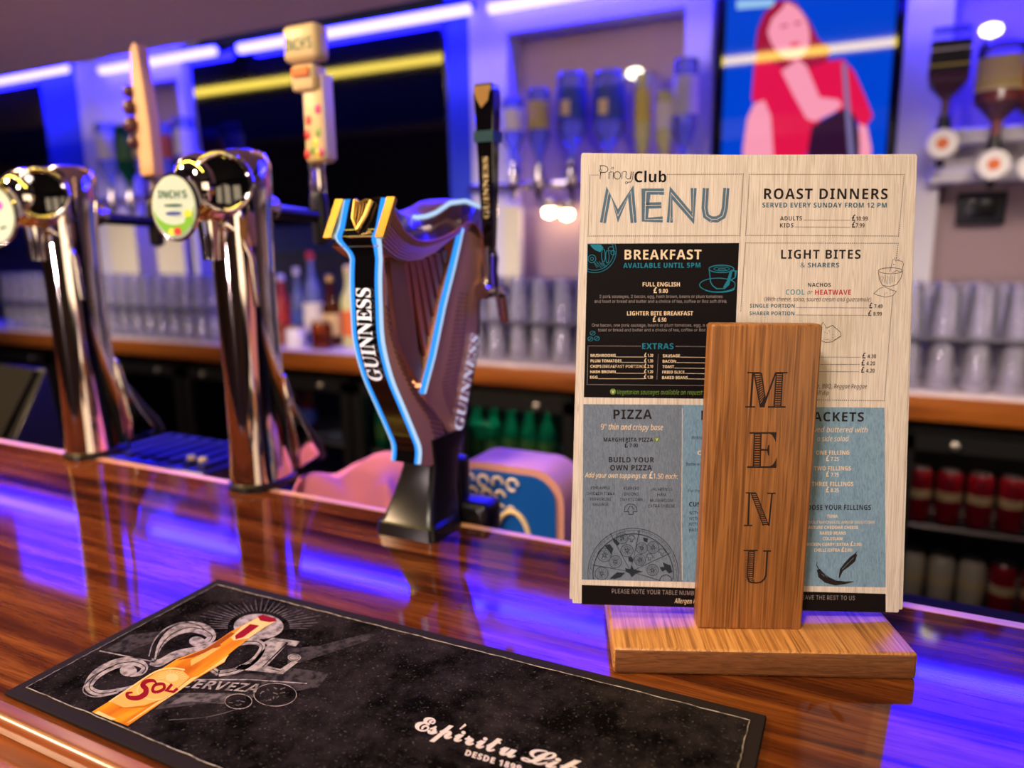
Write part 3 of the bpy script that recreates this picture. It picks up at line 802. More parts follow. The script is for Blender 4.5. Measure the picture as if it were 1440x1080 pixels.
for px, t, b, g, l, lab in ((722, 140, 210, 'bottle_clear', 'label_white', 'upside-down clear bottle beside the black tap handle'),
                            (758, 126, 214, 'bottle_clear', 'label_yellow', 'upside-down bottle with long yellow label in the middle niche'),
                            (804, 104, 208, 'bottle_clear', 'label_blue', 'upside-down blue bottle with orange patch in the middle niche'),
                            (856, 102, 208, 'bottle_clear', 'label_blue', 'broad upside-down blue bottle in the middle niche above the menu'),
                            (903, 104, 212, 'bottle_yellow', 'label_yellow', 'upside-down pale yellow bottle above the menu heading'),
                            (934, 128, 212, 'bottle_yellow', 'label_white', 'second pale yellow bottle, just right of the first above the menu'),
                            (962, 84, 206, 'bottle_clear', 'label_white', 'upside-down white labelled bottle nearest the lit screen')):
    o = optic_bottle(px, t, b, g, l, lab, G2, r={804: 0.053, 856: 0.055, 903: 0.030, 934: 0.030}.get(px, 0.041))
    if px in (804, 856, 758):
        MB().box((0, -0.062 if px != 758 else -0.046, 0.13), (0.035, 0.004, 0.05), 0.001).build('sticker', 'label_cream', o)
for px, t, b, g, l, sq, lab in ((1330, 42, 140, 'bottle_plain', 'label_black', True, 'square upside-down bottle with black label right of the lit screen'),
                                (1402, 62, 168, 'bottle_plain', 'label_cream', False, 'upside-down amber bottle with cream label, second from the lit screen'),
                                (1460, 70, 170, 'bottle_plain', 'label_red', False, 'upside-down amber bottle cut off by the right edge')):
    optic_bottle(px, t, b, g, l, lab, G3, r=0.062, sq=sq, badge=True, fill='dark_whisky' if sq else 'whisky', y=2.58)
def rail(xa, xb, z, y, label, deep=0.05, mat='steel', name='optic_rail'):
    r = empty(name, ((xa+xb)/2, y, z), label, 'rail')
    MB().box((0, 0, 0), (xb-xa, 0.03, 0.03), 0.004).build('bar', mat, r)
    for x in (xa+0.05, xb-0.05): MB().box((x-(xa+xb)/2, (W-y)/2, 0), (0.02, W-y-0.005, 0.02)).build('bracket', mat, r)
rail(x_n1b-0.05, x_n1c+0.12, 1.70, 2.64, 'metal rail carrying the bottles of the left niche', mat='chrome_soft')
rail(x_n2p+0.02, x_n2d-0.05, 1.67, 2.65, 'metal rail carrying the bottles of the middle niche', mat='chrome_soft')
xr = at_y(1312, 200, 2.66).x
r = empty('optic_shelf', ((xr+1.2)/2, 2.70, 1.69), 'white double-edged shelf behind the amber bottles at right', 'shelf')
for z0, z1 in ((1.775, 1.73), (1.665, 1.62)): MB().box(((xr+1.2)/2, 2.735, (z0+z1)/2), (1.2-xr, 0.18, z0-z1), 0.004).build('ledge', 'wall_white', r, world=True)
MB().box(((xr+1.2)/2, 2.80, 1.70), (1.2-xr, 0.03, 0.12)).build('back_board', 'wall_white', r, world=True)
# little square till display under the right shelf
c = at_y(1383, 292, 2.72)
o = empty('wall_socket', (c.x, 2.80, c.z), 'dark square wall box under the white shelf at right', 'socket')
MB().box((0, 0, 0), (0.13, 0.04, 0.10), 0.004).build('plate', 'navy_plastic', o); MB().box((0, -0.022, 0), (0.08, 0.006, 0.055), 0.002).build('switch', 'tv_bezel', o)
# two small warm spot lamps under the middle rail
for px, py, w in ((773, 297, 'left of the pair of warm spot lamps under the middle bottles'), (797, 300, 'right of the pair of warm spot lamps under the middle bottles')):
    c = at_y(px, py, 2.74)
    o = empty('spot_lamp', c, w, 'lamp', 'warm spot lamps')
    MB().lathe([(0.0, -0.026), (0.022, -0.018), (0.026, 0.0), (0.02, 0.012)], 16).build('bulb', 'bulb_warm', o)
    MB().lathe([(0.03, 0.01), (0.03, 0.05), (0.018, 0.06)], 16).build('housing', 'chrome_soft', o)
    MB().box((0, 0.045, 0.05), (0.015, 0.09, 0.015)).build('arm', 'chrome_soft', o)
# ceiling spot glints among the bottles, put in as small glowing balls
for px, py, y, lab in ((893, 103, 2.66, 'small round white lamp glint, built as a glowing ball, above the yellow bottles'), (1394, 42, 2.66, 'small round white lamp glint, built as a glowing ball, above the cream labelled bottle')):
    c = at_y(px, py, y)
    o = empty('lamp_glint', c, lab, 'lamp', 'lamp glints built as glowing balls')
    MB().lathe([(0.0, -0.022), (0.024, -0.012), (0.030, 0.0), (0.024, 0.012), (0.0, 0.020)], 16).build('glint_ball', 'glint_glow', o)
    MB().box((0, (W-y)/2, 0), (0.014, W-y-0.03, 0.014)).build('arm', 'chrome_soft', o)

# ================================================================== THE BAR COUNTER
YF, YK, ZT = 0.292, 0.806, 1.10
XA, XC = -4.6, 1.9
r = empty('bar_counter', (-1.3, 0.55, 0.0), 'glossy reddish wooden bar counter running across the whole foreground', 'counter')
def extr(prof, mb=None):
    mb = mb or MB(); mb.prism([(0, y, z) for y, z in prof], (XA, 0, 0), (XC, 0, 0)); return mb
extr([(YK-0.006, ZT), (YF+0.012, ZT), (YF+0.012, ZT-0.035), (YK-0.006, ZT-0.035)]).build('counter_top', 'varnished_hardwood', r, world=True)
# moulded front: small bead, groove and a fat half-round nosing below
bead = [(YF+0.012, ZT)] + [(YF+0.004+0.008*math.cos(a), ZT-0.008+0.008*math.sin(a)) for a in [PI/2+k*PI/12 for k in range(7)]] + [(YF-0.003, ZT-0.014), (YF+0.012, ZT-0.014)]
extr(bead).build('edge_bead', 'counter_edge_wood', r, world=True, smooth=50)
nose = [(YF+0.012, ZT-0.0142)]+[(YF-0.026+0.024*math.cos(a), ZT-0.036+0.021*math.sin(a)) for a in [PI*0.32+k*PI*1.1/14 for k in range(15)]]+[(YF+0.012, ZT-0.060)]
extr(nose).build('front_nosing', 'counter_edge_wood', r, world=True, smooth=60)
extr([(YK, ZT+0.0006), (YK-0.012, ZT+0.0006), (YK-0.012, ZT-0.036), (YK, ZT-0.036)]).build('back_edge', 'highlight_edge_wood', r, world=True)
extr([(YF+0.03, ZT-0.036), (YF+0.05, ZT-0.036), (YF+0.05, 0.0), (YF+0.03, 0.0)]).build('front_panel', 'counter_edge_wood', r, world=True)
extr([(YK-0.04, ZT-0.036), (YK-0.02, ZT-0.036), (YK-0.02, 0.0), (YK-0.04, 0.0)]).build('back_panel', 'black_matt', r, world=True)
# work shelf on the bartender's side
r = empty('work_shelf', (-1.3, 0.95, 0.0), 'dark work shelf under the back edge of the bar', 'shelf')
MB().box((-1.3, 0.955, 0.965), (6.4, 0.29, 0.03), 0.004).build('shelf_board', 'black_matt', r, world=True)
for x in (-4.3, -2.8, -1.3, 0.2, 1.7): MB().box((x, 0.955, 0.475), (0.04, 0.25, 0.95)).build('leg', 'black_matt', r, world=True)
ZS = 0.980

# ================================================================== MENU HOLDER
psi = math.radians(25.3)
ux = Vector((math.cos(psi), math.sin(psi), 0)); uy = Vector((-math.sin(psi), math.cos(psi), 0)); uz = Vector((0, 0, 1))
FL = at_z(862, 948, ZT); FR = at_z(1289, 957, ZT)
bpsi = math.atan2(FR.y-FL.y, FR.x-FL.x)
bx = Vector((math.cos(bpsi), math.sin(bpsi), 0)); by = Vector((-math.sin(bpsi), math.cos(bpsi), 0))
BW = (FR-FL).length; BD = 0.155; BH = 0.0245
HO = (FL+FR)/2
holder = empty('menu_holder', HO, 'oak menu stand with a tall engraved upright on a flat base', 'menu holder', rz=0.0)
Mb = Matrix.Translation(by*(BD/2)+Vector((0, 0, BH/2))) @ Matrix.Rotation(bpsi, 4, 'Z')
base_o = MB().box((0, 0, 0), (BW, BD, BH), 0.0035).build('base', ['oak', 'oak_end'], holder)
for p_ in base_o.data.polygons:
    if abs(p_.normal.y) > 0.8: p_.material_index = 1
base_o.location = by*(BD/2)+Vector((0, 0, BH/2)); base_o.rotation_euler.z = bpsi
# upright: leans back a hair
UL = at_z(981, 885, ZT+BH); UR = at_z(1127, 885, ZT+BH)
upsi = math.atan2(UR.y-UL.y, UR.x-UL.x)-0.012
UW = (UR-UL).length*1.0; UC = (UL+UR)/2
tilt = math.radians(1.6); UT = 0.020
Ru = Matrix.Rotation(upsi, 3, 'Z') @ Matrix.Rotation(-tilt, 3, 'X') @ Matrix.Rotation(math.radians(0.9), 3, 'Y')
UH = 0.274
up_o = MB().box((0, 0, 0), (UW, UT, UH), 0.0025).build('upright', 'oak_upright', holder)
uc = UC + Ru @ Vector((0, UT/2, UH/2)) - Vector((0, 0, 0.0006))
up_o.location = uc-HO; up_o.rotation_euler = Ru.to_euler()
un = Ru @ Vector((0, -1, 0)); up0 = uc+un*(UT/2)
eng = Print(lambda x, y: at_plane(x, y, up0, un), un)
def e3(x, y): return (960+x/4.909, 420+y/4.909)
def e4(x, y): return (960+x/4.154, 640+y/4.154)
def hatch(ink, TL, TR, BR, BL, f, n):
    """outlined stem filled with fine horizontal bars"""
    mx = lambda a, b, t: (lerp(a[0], b[0], t), lerp(a[1], b[1], t))
    k = 0.17
    eng.quad(ink, f(*TL), f(*mx(TL, TR, k)), f(*mx(BL, BR, k)), f(*BL))
    eng.quad(ink, f(*mx(TL, TR, 1-k)), f(*TR), f(*BR), f(*mx(BL, BR, 1-k)))
    for i in range(n):
        t0 = i/n; t1 = (i+0.56)/n
        eng.quad(ink, f(*mx(TL, BL, t0)), f(*mx(TR, BR, t0)), f(*mx(TR, BR, t1)), f(*mx(TL, BL, t1)), 0.0001)
I = 'burnt_engraving'
# M
def q(f, *pts): eng.poly(I, [f(*p) for p in pts])
q(e3, (446, 506), (535, 506), (535, 515), (446, 515)); q(e3, (640, 506), (724, 506), (724, 516), (640, 516))
q(e3, (432, 742), (500, 742), (500, 752), (432, 752)); q(e3, (588, 742), (711, 742), (711, 753), (588, 753))
q(e3, (478, 512), (492, 512), (476, 746), (462, 746))
hatch(I, (487, 511), (548, 511), (574, 690), (532, 750), e3, 14)
q(e3, (532, 750), (556, 690), (574, 668), (566, 750))
q(e3, (636, 512), (648, 512), (566, 738), (558, 720))
hatch(I, (642, 512), (694, 512), (682, 746), (627, 746), e3, 15)
# E (continues across both crops, use full pixels)
def e6(x, y): return (1040+x/3.6, 560+y/3.6)
q(e6, (50, 172), (187, 172), (187, 180), (50, 180)); q(e6, (38, 344), (186, 344), (186, 353), (38, 353))
hatch(I, (72, 177), (112, 177), (108, 347), (66, 347), e6, 14)
q(e6, (187, 178), (183, 222), (176, 205), (164, 186), (150, 179)); q(e6, (187, 346), (188, 296), (180, 318), (168, 336), (150, 346))
q(e6, (110, 256), (146, 258), (146, 266), (110, 266)); q(e6, (146, 236), (151, 236), (150, 290), (145, 290), (140, 268), (140, 256))
# N
q(e4, (368, 217), (428, 217), (428, 224), (368, 224)); q(e4, (494, 219), (543, 219), (543, 227), (494, 227)); q(e4, (357, 407), (407, 407), (407, 415), (357, 415))
q(e4, (384, 222), (395, 222), (388, 410), (377, 410)); q(e4, (517, 224), (527, 224), (508, 412), (498, 412))
hatch(I, (396, 222), (432, 222), (506, 413), (468, 413), e4, 17)
# U
q(e4, (356, 553), (438, 553), (438, 561), (356, 561)); q(e4, (470, 556), (516, 556), (516, 564), (470, 564))
hatch(I, (382, 559), (422, 559), (414, 716), (374, 716), e4, 14)
eng.poly(I, [e4(*p) for p in ((374, 714), (385, 714), (392, 735), (405, 742), (430, 742), (455, 738), (472, 722), (482, 700), (490, 562), (500, 562), (491, 705), (480, 728), (460, 746), (430, 750), (400, 749), (382, 740))])
for t in range(3): q(e4, (388+t*5, 720+t*9), (412+t*4, 720+t*9), (414+t*4, 725+t*9), (391+t*5, 725+t*9))
for o in eng.build(up_o, 'lettering', world=False):
    o.matrix_parent_inverse = (Matrix.Translation(uc) @ Ru.to_4x4()).inverted()
    o['label'] = 'burnt-in letters spelling MENU down the upright'
# ================================================================== MENU CARDS
mpsi, mt, mr = 0.427, 0.146, 0.024
Rm = Matrix.Rotation(mpsi, 3, 'Z') @ Matrix.Rotation(-mt, 3, 'X') @ Matrix.Rotation(mr, 3, 'Y')
mP = Vector((-0.1035, 0.652, 1.1355)); mw, mh = 0.2965, 0.4105
mn = Rm @ Vector((0, -1, 0))
def mpt(x, y): return at_plane(x, y, mP, mn)
def card(loc, rotm, name_label):
    o = bpy.data.objects.new('menu_card', None); COL.objects.link(o); o.empty_display_size = .05
    o.location = loc; o.rotation_euler = rotm.to_euler(); tag(o, name_label, 'menu', 'menus in the oak stand')
    b = MB()
    # printed board with softly rounded corners
    w, h, t, rr = mw/2, mh, 0.0016, 0.0012
    out = []
    for cx, cz, a0 in ((w-rr, h-rr, 0), (-w+rr, h-rr, PI/2), (-w+rr, rr, PI), (w-rr, rr, 1.5*PI)):
        for k in range(5): a = a0+k*PI/8; out.append((cx+rr*math.cos(a), 0, cz+rr*math.sin(a)))
    b.prism(out, (0, 0, 0), (0, t, 0))
    b.build('board', 'menu_board_print', o, smooth=0)
    return o
m1 = card(mP, Rm, 'front printed menu card headed MENU, standing behind the oak upright')
R2 = Rm @ Matrix.Rotation(math.radians(-0.55), 3, 'Y')
card(mP + Rm @ Vector((0.0045, 0.0024, 0.0006)), R2, 'second menu card, its edge showing at the right of the front menu')
R3 = Rm @ Matrix.Rotation(math.radians(0.45), 3, 'Y')
card(mP + Rm @ Vector((-0.0025, 0.0048, 0.0010)), R3, 'third menu card, its edge showing at the left of the front menu')
P = Print(mpt, mn)
D, TE, CR, GY, NV = 'ink_dark', 'ink_teal', 'ink_cream', 'ink_grey', 'ink_navy'
BR = {}
# panels
P.grp='breakfast'
P.quad('ink_black', (826, 342.6), (1039.4, 341.7), (1030.5, 561.3), (821, 558.7), 0.00005)
P.grp='pizza'
P.quad('menu_slate_print', (820.4, 568.3), (958.6, 569.2), (959.3, 818.2), (818.2, 815), 0.00005)
P.grp='fish'
P.quad('menu_blue_print', (958.6, 569.2), (1148, 572), (1129, 824), (959.3, 818.2), 0.00005)
P.grp='jackets'
P.quad('menu_blue_print', (1147, 572.5), (1244, 573.3), (1245.5, 826), (1128, 824), 0.00005)
P.grp='footer'
P.poly('ink_black', [(818, 822.5), (1130, 831.8), (1245.5, 835), (1245.5, 861.3), (1129, 858.6), (818, 849.6)], 0.00005)
P.grp='heading'
# club name: thin drawn 'Priory' with little rings, then bold 'Club'
K = 'ink_black'
def z1(x, y): return (800+x/5.4, 200+y/5.4)
def zl(pts, w=0.95, ink=K): P.line(ink, [z1(*p) for p in pts], w)
zl([(238, 205), (238, 178), (270, 178), (290, 188), (297, 205), (290, 222), (272, 230), (240, 230), (236, 280)])
P.ellipse(K, z1(238, 216), 1.5, 1.5, 0.7, 12)
zl([(303, 280), (305, 232), (318, 226), (332, 226)]); zl([(336, 280), (338, 226)]); P.ellipse(K, z1(332, 197), 1.5, 1.5, 0.7, 12)
P.ellipse(K, z1(368, 252), 4.6, 5.3, 0.95, 20)
zl([(402, 280), (404, 230), (420, 222), (436, 224)]); zl([(436, 224), (432, 268), (446, 280), (468, 276), (474, 222)]); zl([(488, 222), (484, 280), (470, 302), (446, 304)])
P.ellipse(K, z1(437, 308), 1.6, 1.6, 0.7, 12)
P.text(K, 'Club', 892, 937, 256.3, 15.4, bold=0.035)
# MENU in heavy inline capitals
def menu_letter(pts):
    q_ = [z1(*p) for p in pts]
    P.line('ink_blue', q_, 8.6, 0.00012)
    P.line('menu_board_print', q_, 0.85, 0.00022)
menu_letter([(258, 612), (302, 372), (372, 560), (470, 372), (492, 612)])
menu_letter([(722, 375), (585, 375), (577, 588), (712, 586)]); menu_letter([(582, 482), (702, 478)])
menu_letter([(766, 610), (776, 385), (940, 576), (947, 348)])
menu_letter([(1040, 348), (1030, 500), (1042, 560), (1080, 586), (1125, 586), (1168, 560), (1184, 500), (1196, 348)])
random.seed(3)
for k in range(26):
    x, y = random.choice([(265, 590), (290, 480), (480, 560), (600, 600), (680, 600), (590, 470), (770, 580), (930, 470), (945, 540), (1090, 595), (1120, 590), (690, 385)])
    P.ellipse('menu_board_print', z1(x+random.uniform(-16, 16), y+random.uniform(-16, 16)), random.uniform(.25, .7), random.uniform(.25, .7), None, 6, lift=0.00024)
# dotted frames
def frame(pts, ink=D, **k):
    for a, b in zip(pts, pts[1:]): P.dots(ink, a, b, **k)
frame([(841, 246.2), (829.6, 246.3), (826.8, 332), (1040.4, 331.5), (1045.3, 245)]); frame([(939, 245.4), (1045, 245)])
frame([(1054, 245.2), (1271.5, 245.6), (1263.5, 332), (1048.4, 331), (1054, 245.2)])
frame([(1041.5, 437), (1048.5, 341.7), (1263, 342.2), (1260.5, 362)]); frame([(1255, 418), (1243.7, 563.6), (1150, 562.4)])
# roast dinners
T = P.text
P.grp='roast'
T(D, 'ROAST DINNERS', 1074.2, 1248, 280, 14.8, 280.2, bold=0.055, space=1.08)
T(TE, 'SERVED EVERY SUNDAY FROM 12 PM', 1071.9, 1246.8, 291.7, 6.7, 292, bold=0.05, space=1.08)
T(D, 'ADULTS', 1097, 1127.6, 310, 5.8, bold=0.03, space=1.08); T(D, 'KIDS', 1096.7, 1115.6, 319.8, 5.8, bold=0.03, space=1.08)
T(D, '£10.99', 1197.8, 1220.2, 310.3, 5.8, bold=0.03); T(D, '£7.99', 1197.8, 1215.6, 319.8, 5.8, bold=0.03)
P.dots(D, (1130.5, 309.5), (1195, 309.7), 1.5, 0.9); P.dots(D, (1118, 319.2), (1195, 319.5), 1.5, 0.9)
P.grp='bites'
T(D, 'LIGHT BITES', 1098.3, 1210, 363.9, 12.6, bold=0.055, space=1.08); T(TE, '& SHARERS', 1125.6, 1179.8, 376, 6.4, bold=0.05, space=1.06)
T(D, 'NACHOS', 1136, 1168.2, 403.3, 5.4, bold=0.03, space=1.05)
T('ink_cool', 'COOL', 1105, 1131.5, 414.6, 7.6, bold=0.06, space=1.05); T(D, 'or', 1135.4, 1142.4, 413.8, 6.5, shear=0.3, bold=0.0)
T('ink_red', 'HEATWAVE', 1146, 1196.5, 414.6, 7.2, bold=0.06, space=1.05)
T(D, '(With cheese, salsa, soured cream and guacamole)', 1075, 1225, 423.5, 6.0, 424, font='sansital', bold=-0.004)
T(TE, 'SINGLE PORTION', 1054.4, 1117.4, 432.6, 5.3, 432.8, bold=0.04, space=1.05); P.dots(D, (1120, 432.6), (1219.6, 433), 1.3, 0.8)
T(D, '£ 7.49', 1222, 1241, 433.3, 5.2, bold=0.03)
T(TE, 'SHARER PORTION', 1054, 1117, 443.2, 5.3, 443.4, bold=0.04, space=1.05); P.dots(D, (1120, 443), (1218.7, 443.6), 1.3, 0.8)
T(D, '£ 8.99', 1220.6, 1240, 444, 5.2, bold=0.03)
for y, yb, xa_, p, xb_ in ((502.4, 503.7, 1209.8, '£ 4.30', 1232), (512.6, 513.7, 1208.5, '£ 4.20', 1230.4), (522.8, 523.9, 1208, '£ 4.20', 1229.8)):
    P.dots(D, (1120, y-0.3), (xa_, y), 1.3, 0.8); T(D, p, xa_+2.6, xb_, yb, 5.4, bold=0.03)
T(D, 'e, BBQ, Reggae Reggae', 1149, 1219, 546, 6.2, 546.4, font='sansital', bold=-0.002); T(D, 'ill dip', 1149.5, 1165.5, 555.3, 6.0, font='sansital', bold=-0.002)
# nacho sketches
def z2(x, y): return (1040+x/5.4, 200+y/5.4)
def z4(x, y): return (1040+x/5.4, 380+y/5.4)
P.line(D, [z4(1052, 10), z4(1062, 70), z4(1085, 115), z4(1140, 125), z4(1190, 110), z4(1225, 60), z4(1238, 10)], 0.8)
P.ellipse(D, z4(1146, 4), 17, 4.2, 0.7); 
for k in range(9): P.line(D, [z4(1065+k*14, 36+(k % 3)*6), z4(1078+k*12, 108-(abs(k-4))*5)], 0.45)
P.line(D, [z2(1140, 985), z2(1165, 890), z2(1235, 905), z2(1245, 925), z2(1228, 985), z2(1190, 975), z2(1160, 992)], 0.7)
P.line(D, [z4(1018, 178), z4(1060, 140), z4(1100, 125), z4(1150, 150), z4(1190, 160), z4(1165, 192), z4(1105, 205), z4(1050, 190), z4(1018, 178)], 0.7)
P.line(D, [z4(590, 460), z4(635, 395), z4(660, 440), z4(705, 418), z4(765, 470), z4(770, 500), z4(700, 545), z4(650, 548), z4(590, 520)], 0.75)
random.seed(5)
for k in range(46):
    cx, cy, rx, ry = random.choice([(1105, 165, 55, 25), (690, 490, 60, 40), (1185, -600+0, 0, 0), (1195, -60, 30, 35)])
    if rx == 0: continue
    x, y = cx+random.uniform(-rx, rx), cy+random.uniform(-ry, ry); P.line(D, [z4(x, y), z4(x+6, y+random.uniform(-5, 5))], 0.6)
# breakfast panel
P.grp='breakfast'
T(CR, 'BREAKFAST', 878.2, 986.2, 364.9, 13.6, 364.7, bold=0.07, space=1.06, lift=.0002); T('ink_teal_bright', 'AVAILABLE UNTIL 5PM', 876.5, 984.8, 376.9, 6.9, 376.4, bold=0.04, space=1.08, lift=.0002)
P.lift = 0
def tx(ink, txt, x0, x1, y0, cap, **k): T(ink, txt, x0, x1, y0, cap, lift=.0002, **k)
tx(CR, 'FULL ENGLISH', 903.7, 956, 402.8, 5.8, bold=0.05); tx(CR, '£ 9.00', 918.9, 939, 411.9, 5.6, bold=0.05)
tx(GY, '2 pork sausages, 2 bacon, egg, hash brown, beans or plum tomatoes', 843, 1016, 418.9, 4.2, bold=0.0)
tx(GY, 'and toast or bread and butter and a choice of tea, coffee or 8oz soft drink', 836, 1021.9, 425.7, 4.2, bold=0.0)
tx(CR, 'LIGHTER BITE BREAKFAST', 881.7, 974.6, 443.5, 5.8, bold=0.05); tx(CR, '£ 6.50', 917.8, 937, 452.4, 5.6, bold=0.05)
tx(GY, 'One bacon, one pork sausage, beans or plum tomatoes, egg, a slice of', 832.4, 1011, 459.3, 4.2, bold=0.0)
tx(GY, 'toast or bread and butter and a choice of tea, coffee or 8oz soft drink', 841, 1018, 466, 4.2, bold=0.0)
tx('ink_teal_bright', 'EXTRAS', 903, 947, 490.9, 8.2, bold=0.07, space=1.05)
frame([(900, 486.8), (826.9, 486.4), (825.6, 540.6), (1028, 542.6), (1030, 488)], GY, size=1.0, step=2.0, lift=.0002); P.dots(GY, (951, 487), (1030, 488), 2.0, 1.0, lift=.0002)
P.dots(GY, (925.6, 498.5), (923.7, 532.8), 2.2, 0.9, lift=.0002)
for k, (a, xa_, b, xb_, p) in enumerate((('MUSHROOMS', 866, 'SAUSAGE', 956, '£ 1.30'), ('PLUM TOMATOES', 874, 'BACON', 950.6, '£ 1.30'), ('CHIPS', 845.7, 'TOAST', 947.8, '£ 2.10'), ('HASH BROWN', 865.7, 'FRIED SLICE', 962.4, '£ 1.20'), ('EGG', 840.2, 'BAKED BEANS', 967, '£ 1.30'))):
    y = 501.9+k*7.63; xl = 830.6-k*0.2
    tx(CR, a, xl, xa_, y, 4.0, bold=0.05); tx(CR, p, 906-k*.1, 918.5-k*.1, y, 4.0, bold=0.05)
    tx(CR, b, 932-k*.25, xb_, y+.5, 4.0, bold=0.05); P.line(CR, [(xb_+.5, y+.3), (1026, y+1.2)], 0.55, .0002)
    if k == 2: tx(CR, '(BREAKFAST PORTION)', 847, 904.6, y, 4.0, bold=0.0)
    else: P.line(CR, [(xa_+.4, y), (905.4, y+.2)], 0.55, .0002)
P.ellipse('ink_green', (862, 550.7), 4.3, 4.3, None, 20, lift=.0002); T(CR, 'V', 859.8, 864.2, 553, 4.6, bold=0.08, lift=.0003)
tx('ink_green', 'Vegetarian sausages available on request', 868, 988, 554.4, 6.4, y1=555, font='sansital')
# plate of breakfast, cup and beans in teal line
TB = 'ink_teal_bright'
for rr_ in (30.5, 27): P.ellipse(TB, (836, 353), rr_, rr_, 0.7, 40, lift=.0002, clip=(826.2, 343.3, 1036, 556))
for c, rx, ry in ((z1(175, 885), 5.5, 5.5), (z1(175, 885), 2.2, 2.2), (z1(262, 860), 2.6, 9), (z1(292, 870), 2.4, 9), (z1(320, 810), 4, 3), (z1(335, 840), 3, 3)): P.ellipse(TB, c, rx, ry, 0.8, 20, lift=.0002)
P.poly(TB, [z1(*p) for p in ((160, 778), (240, 775), (262, 800), (238, 835), (200, 820), (175, 800))], .0002)
for k in range(8): P.line(TB, [z1(185+k*11, 905+(k % 2)*10), z1(215+k*10, 955-(k % 3)*8)], 0.6, .0002)
def z3(x, y): return (800+x/5.4, 380+y/5.4)
P.ellipse(TB, z1(1158, 962), 17.5, 5.2, 1.3, 28, lift=.0002); P.ellipse(TB, z1(1160, 962), 11, 2.8, 0.8, 24, lift=.0002); P.ellipse(TB, z1(1162, 964), 5.5, 1.2, 0.7, 18, lift=.0002)
P.line(TB, [z1(1065, 965), z1(1075, 1060), z3(1090, 115), z3(1120, 140), z3(1180, 140), z3(1215, 110), z3(1240, 0), z1(1255, 965)], 1.4, .0002)
P.line(TB, [z3(1240, 5), z3(1268, 5), z3(1262, 55), z3(1230, 75)], 1.6, .0002)
P.poly(TB, [z3(1185, 140), z3(1215, 110), z3(1240, 0), z3(1225, 0), z3(1200, 80), z3(1170, 130)], .0002)
P.ellipse(TB, z3(1130, 112), 25.5, 9.6, 1.0, 40, lift=.0002, clip=(826, 343, 1033.5, 556)); P.ellipse(TB, z3(1140, 135), 22, 6, 1.5, 30, 0.2, 2.6, lift=.0002, clip=(826, 343, 1033.5, 556))
for c in ((180, 478), (163, 522), (212, 518)):
    P.ellipse(TB, z3(*c), 3.6, 2.9, 0.7, 16, lift=.0002); P.line(TB, [z3(c[0]-12, c[1]+8), z3(c[0], c[1]), z3(c[0]+12, c[1]-8)], 0.7, .0002)
# pizza panel
P.grp='pizza'
tx(D, 'PIZZA', 862.6, 916.7, 589.2, 13.2, bold=0.06, space=1.08)
tx(CR, '9" thin and crispy base', 845, 932.4, 604, 8.0, y1=605, font='sansital', bold=0.012)
tx(D, 'MARGHERITA PIZZA', 849, 918.2, 621, 5.6, y1=621.2, bold=0.03, space=1.08)
P.ellipse('ink_green', (923.7, 617.8), 3.6, 3.6, None, 18, lift=.0002); T(CR, 'V', 922, 925.4, 619.8, 4.0, bold=0.06, lift=.0003)
tx(D, '£ 7.00', 878.2, 897, 629, 5.4, bold=0.04)
tx(D, 'BUILD YOUR', 856, 919.8, 650, 7.2, y1=650.3, bold=0.05, space=1.06); tx(D, 'OWN PIZZA', 858.2, 916.8, 661.4, 7.4, y1=661.5, bold=0.05, space=1.06)
tx(CR, 'Add your own toppings at £1.50 each:', 822.4, 952.8, 671.3, 6.8, y1=673.3, font='sansital', bold=0.010)
for col in ((('PINEAPPLE', 831, 858, 688), ('CHICKEN TIKKA', 824.6, 864.4, 696), ('PEPPERONI', 830, 859, 703.8), ('SAUSAGE', 833.4, 855.6, 711.4)),
            (('PEPPERS', 876.9, 898.6, 688.8), ('ONIONS', 877.2, 898, 696.7), ('SWEETCORN', 871.9, 903.4, 704.4)),
            (('JALAPENOS', 915.2, 945, 690), ('HAM', 924.4, 936.3, 697.8), ('MUSHROOM', 914.2, 946.3, 705.7), ('EXTRA CHEESE', 911.7, 949, 713.5))):
    for t_, a_, b_, y_ in col: tx(D, t_, a_, b_, y_, 4.2, bold=0.012, space=1.06)
def z5(x, y): return (800+x/5.4, 560+y/5.4)
P.line(NV, [z5(420, 862), z5(425, 825), z5(450, 803), z5(490, 805), z5(515, 830), z5(518, 862), z5(490, 858), z5(486, 882), z5(456, 882), z5(452, 858), z5(420, 862)], 0.9, .0002)
P.line(NV, [z5(445, 850), z5(462, 820), z5(478, 820), z5(496, 850)], 0.8, .0002)
P.dots(CR, (959.7, 575), (958.3, 735), 2.0, 1.25, lift=.0002); P.dots(CR, (958.3, 735), (959.5, 815), 2.0, 1.25, lift=.0002)
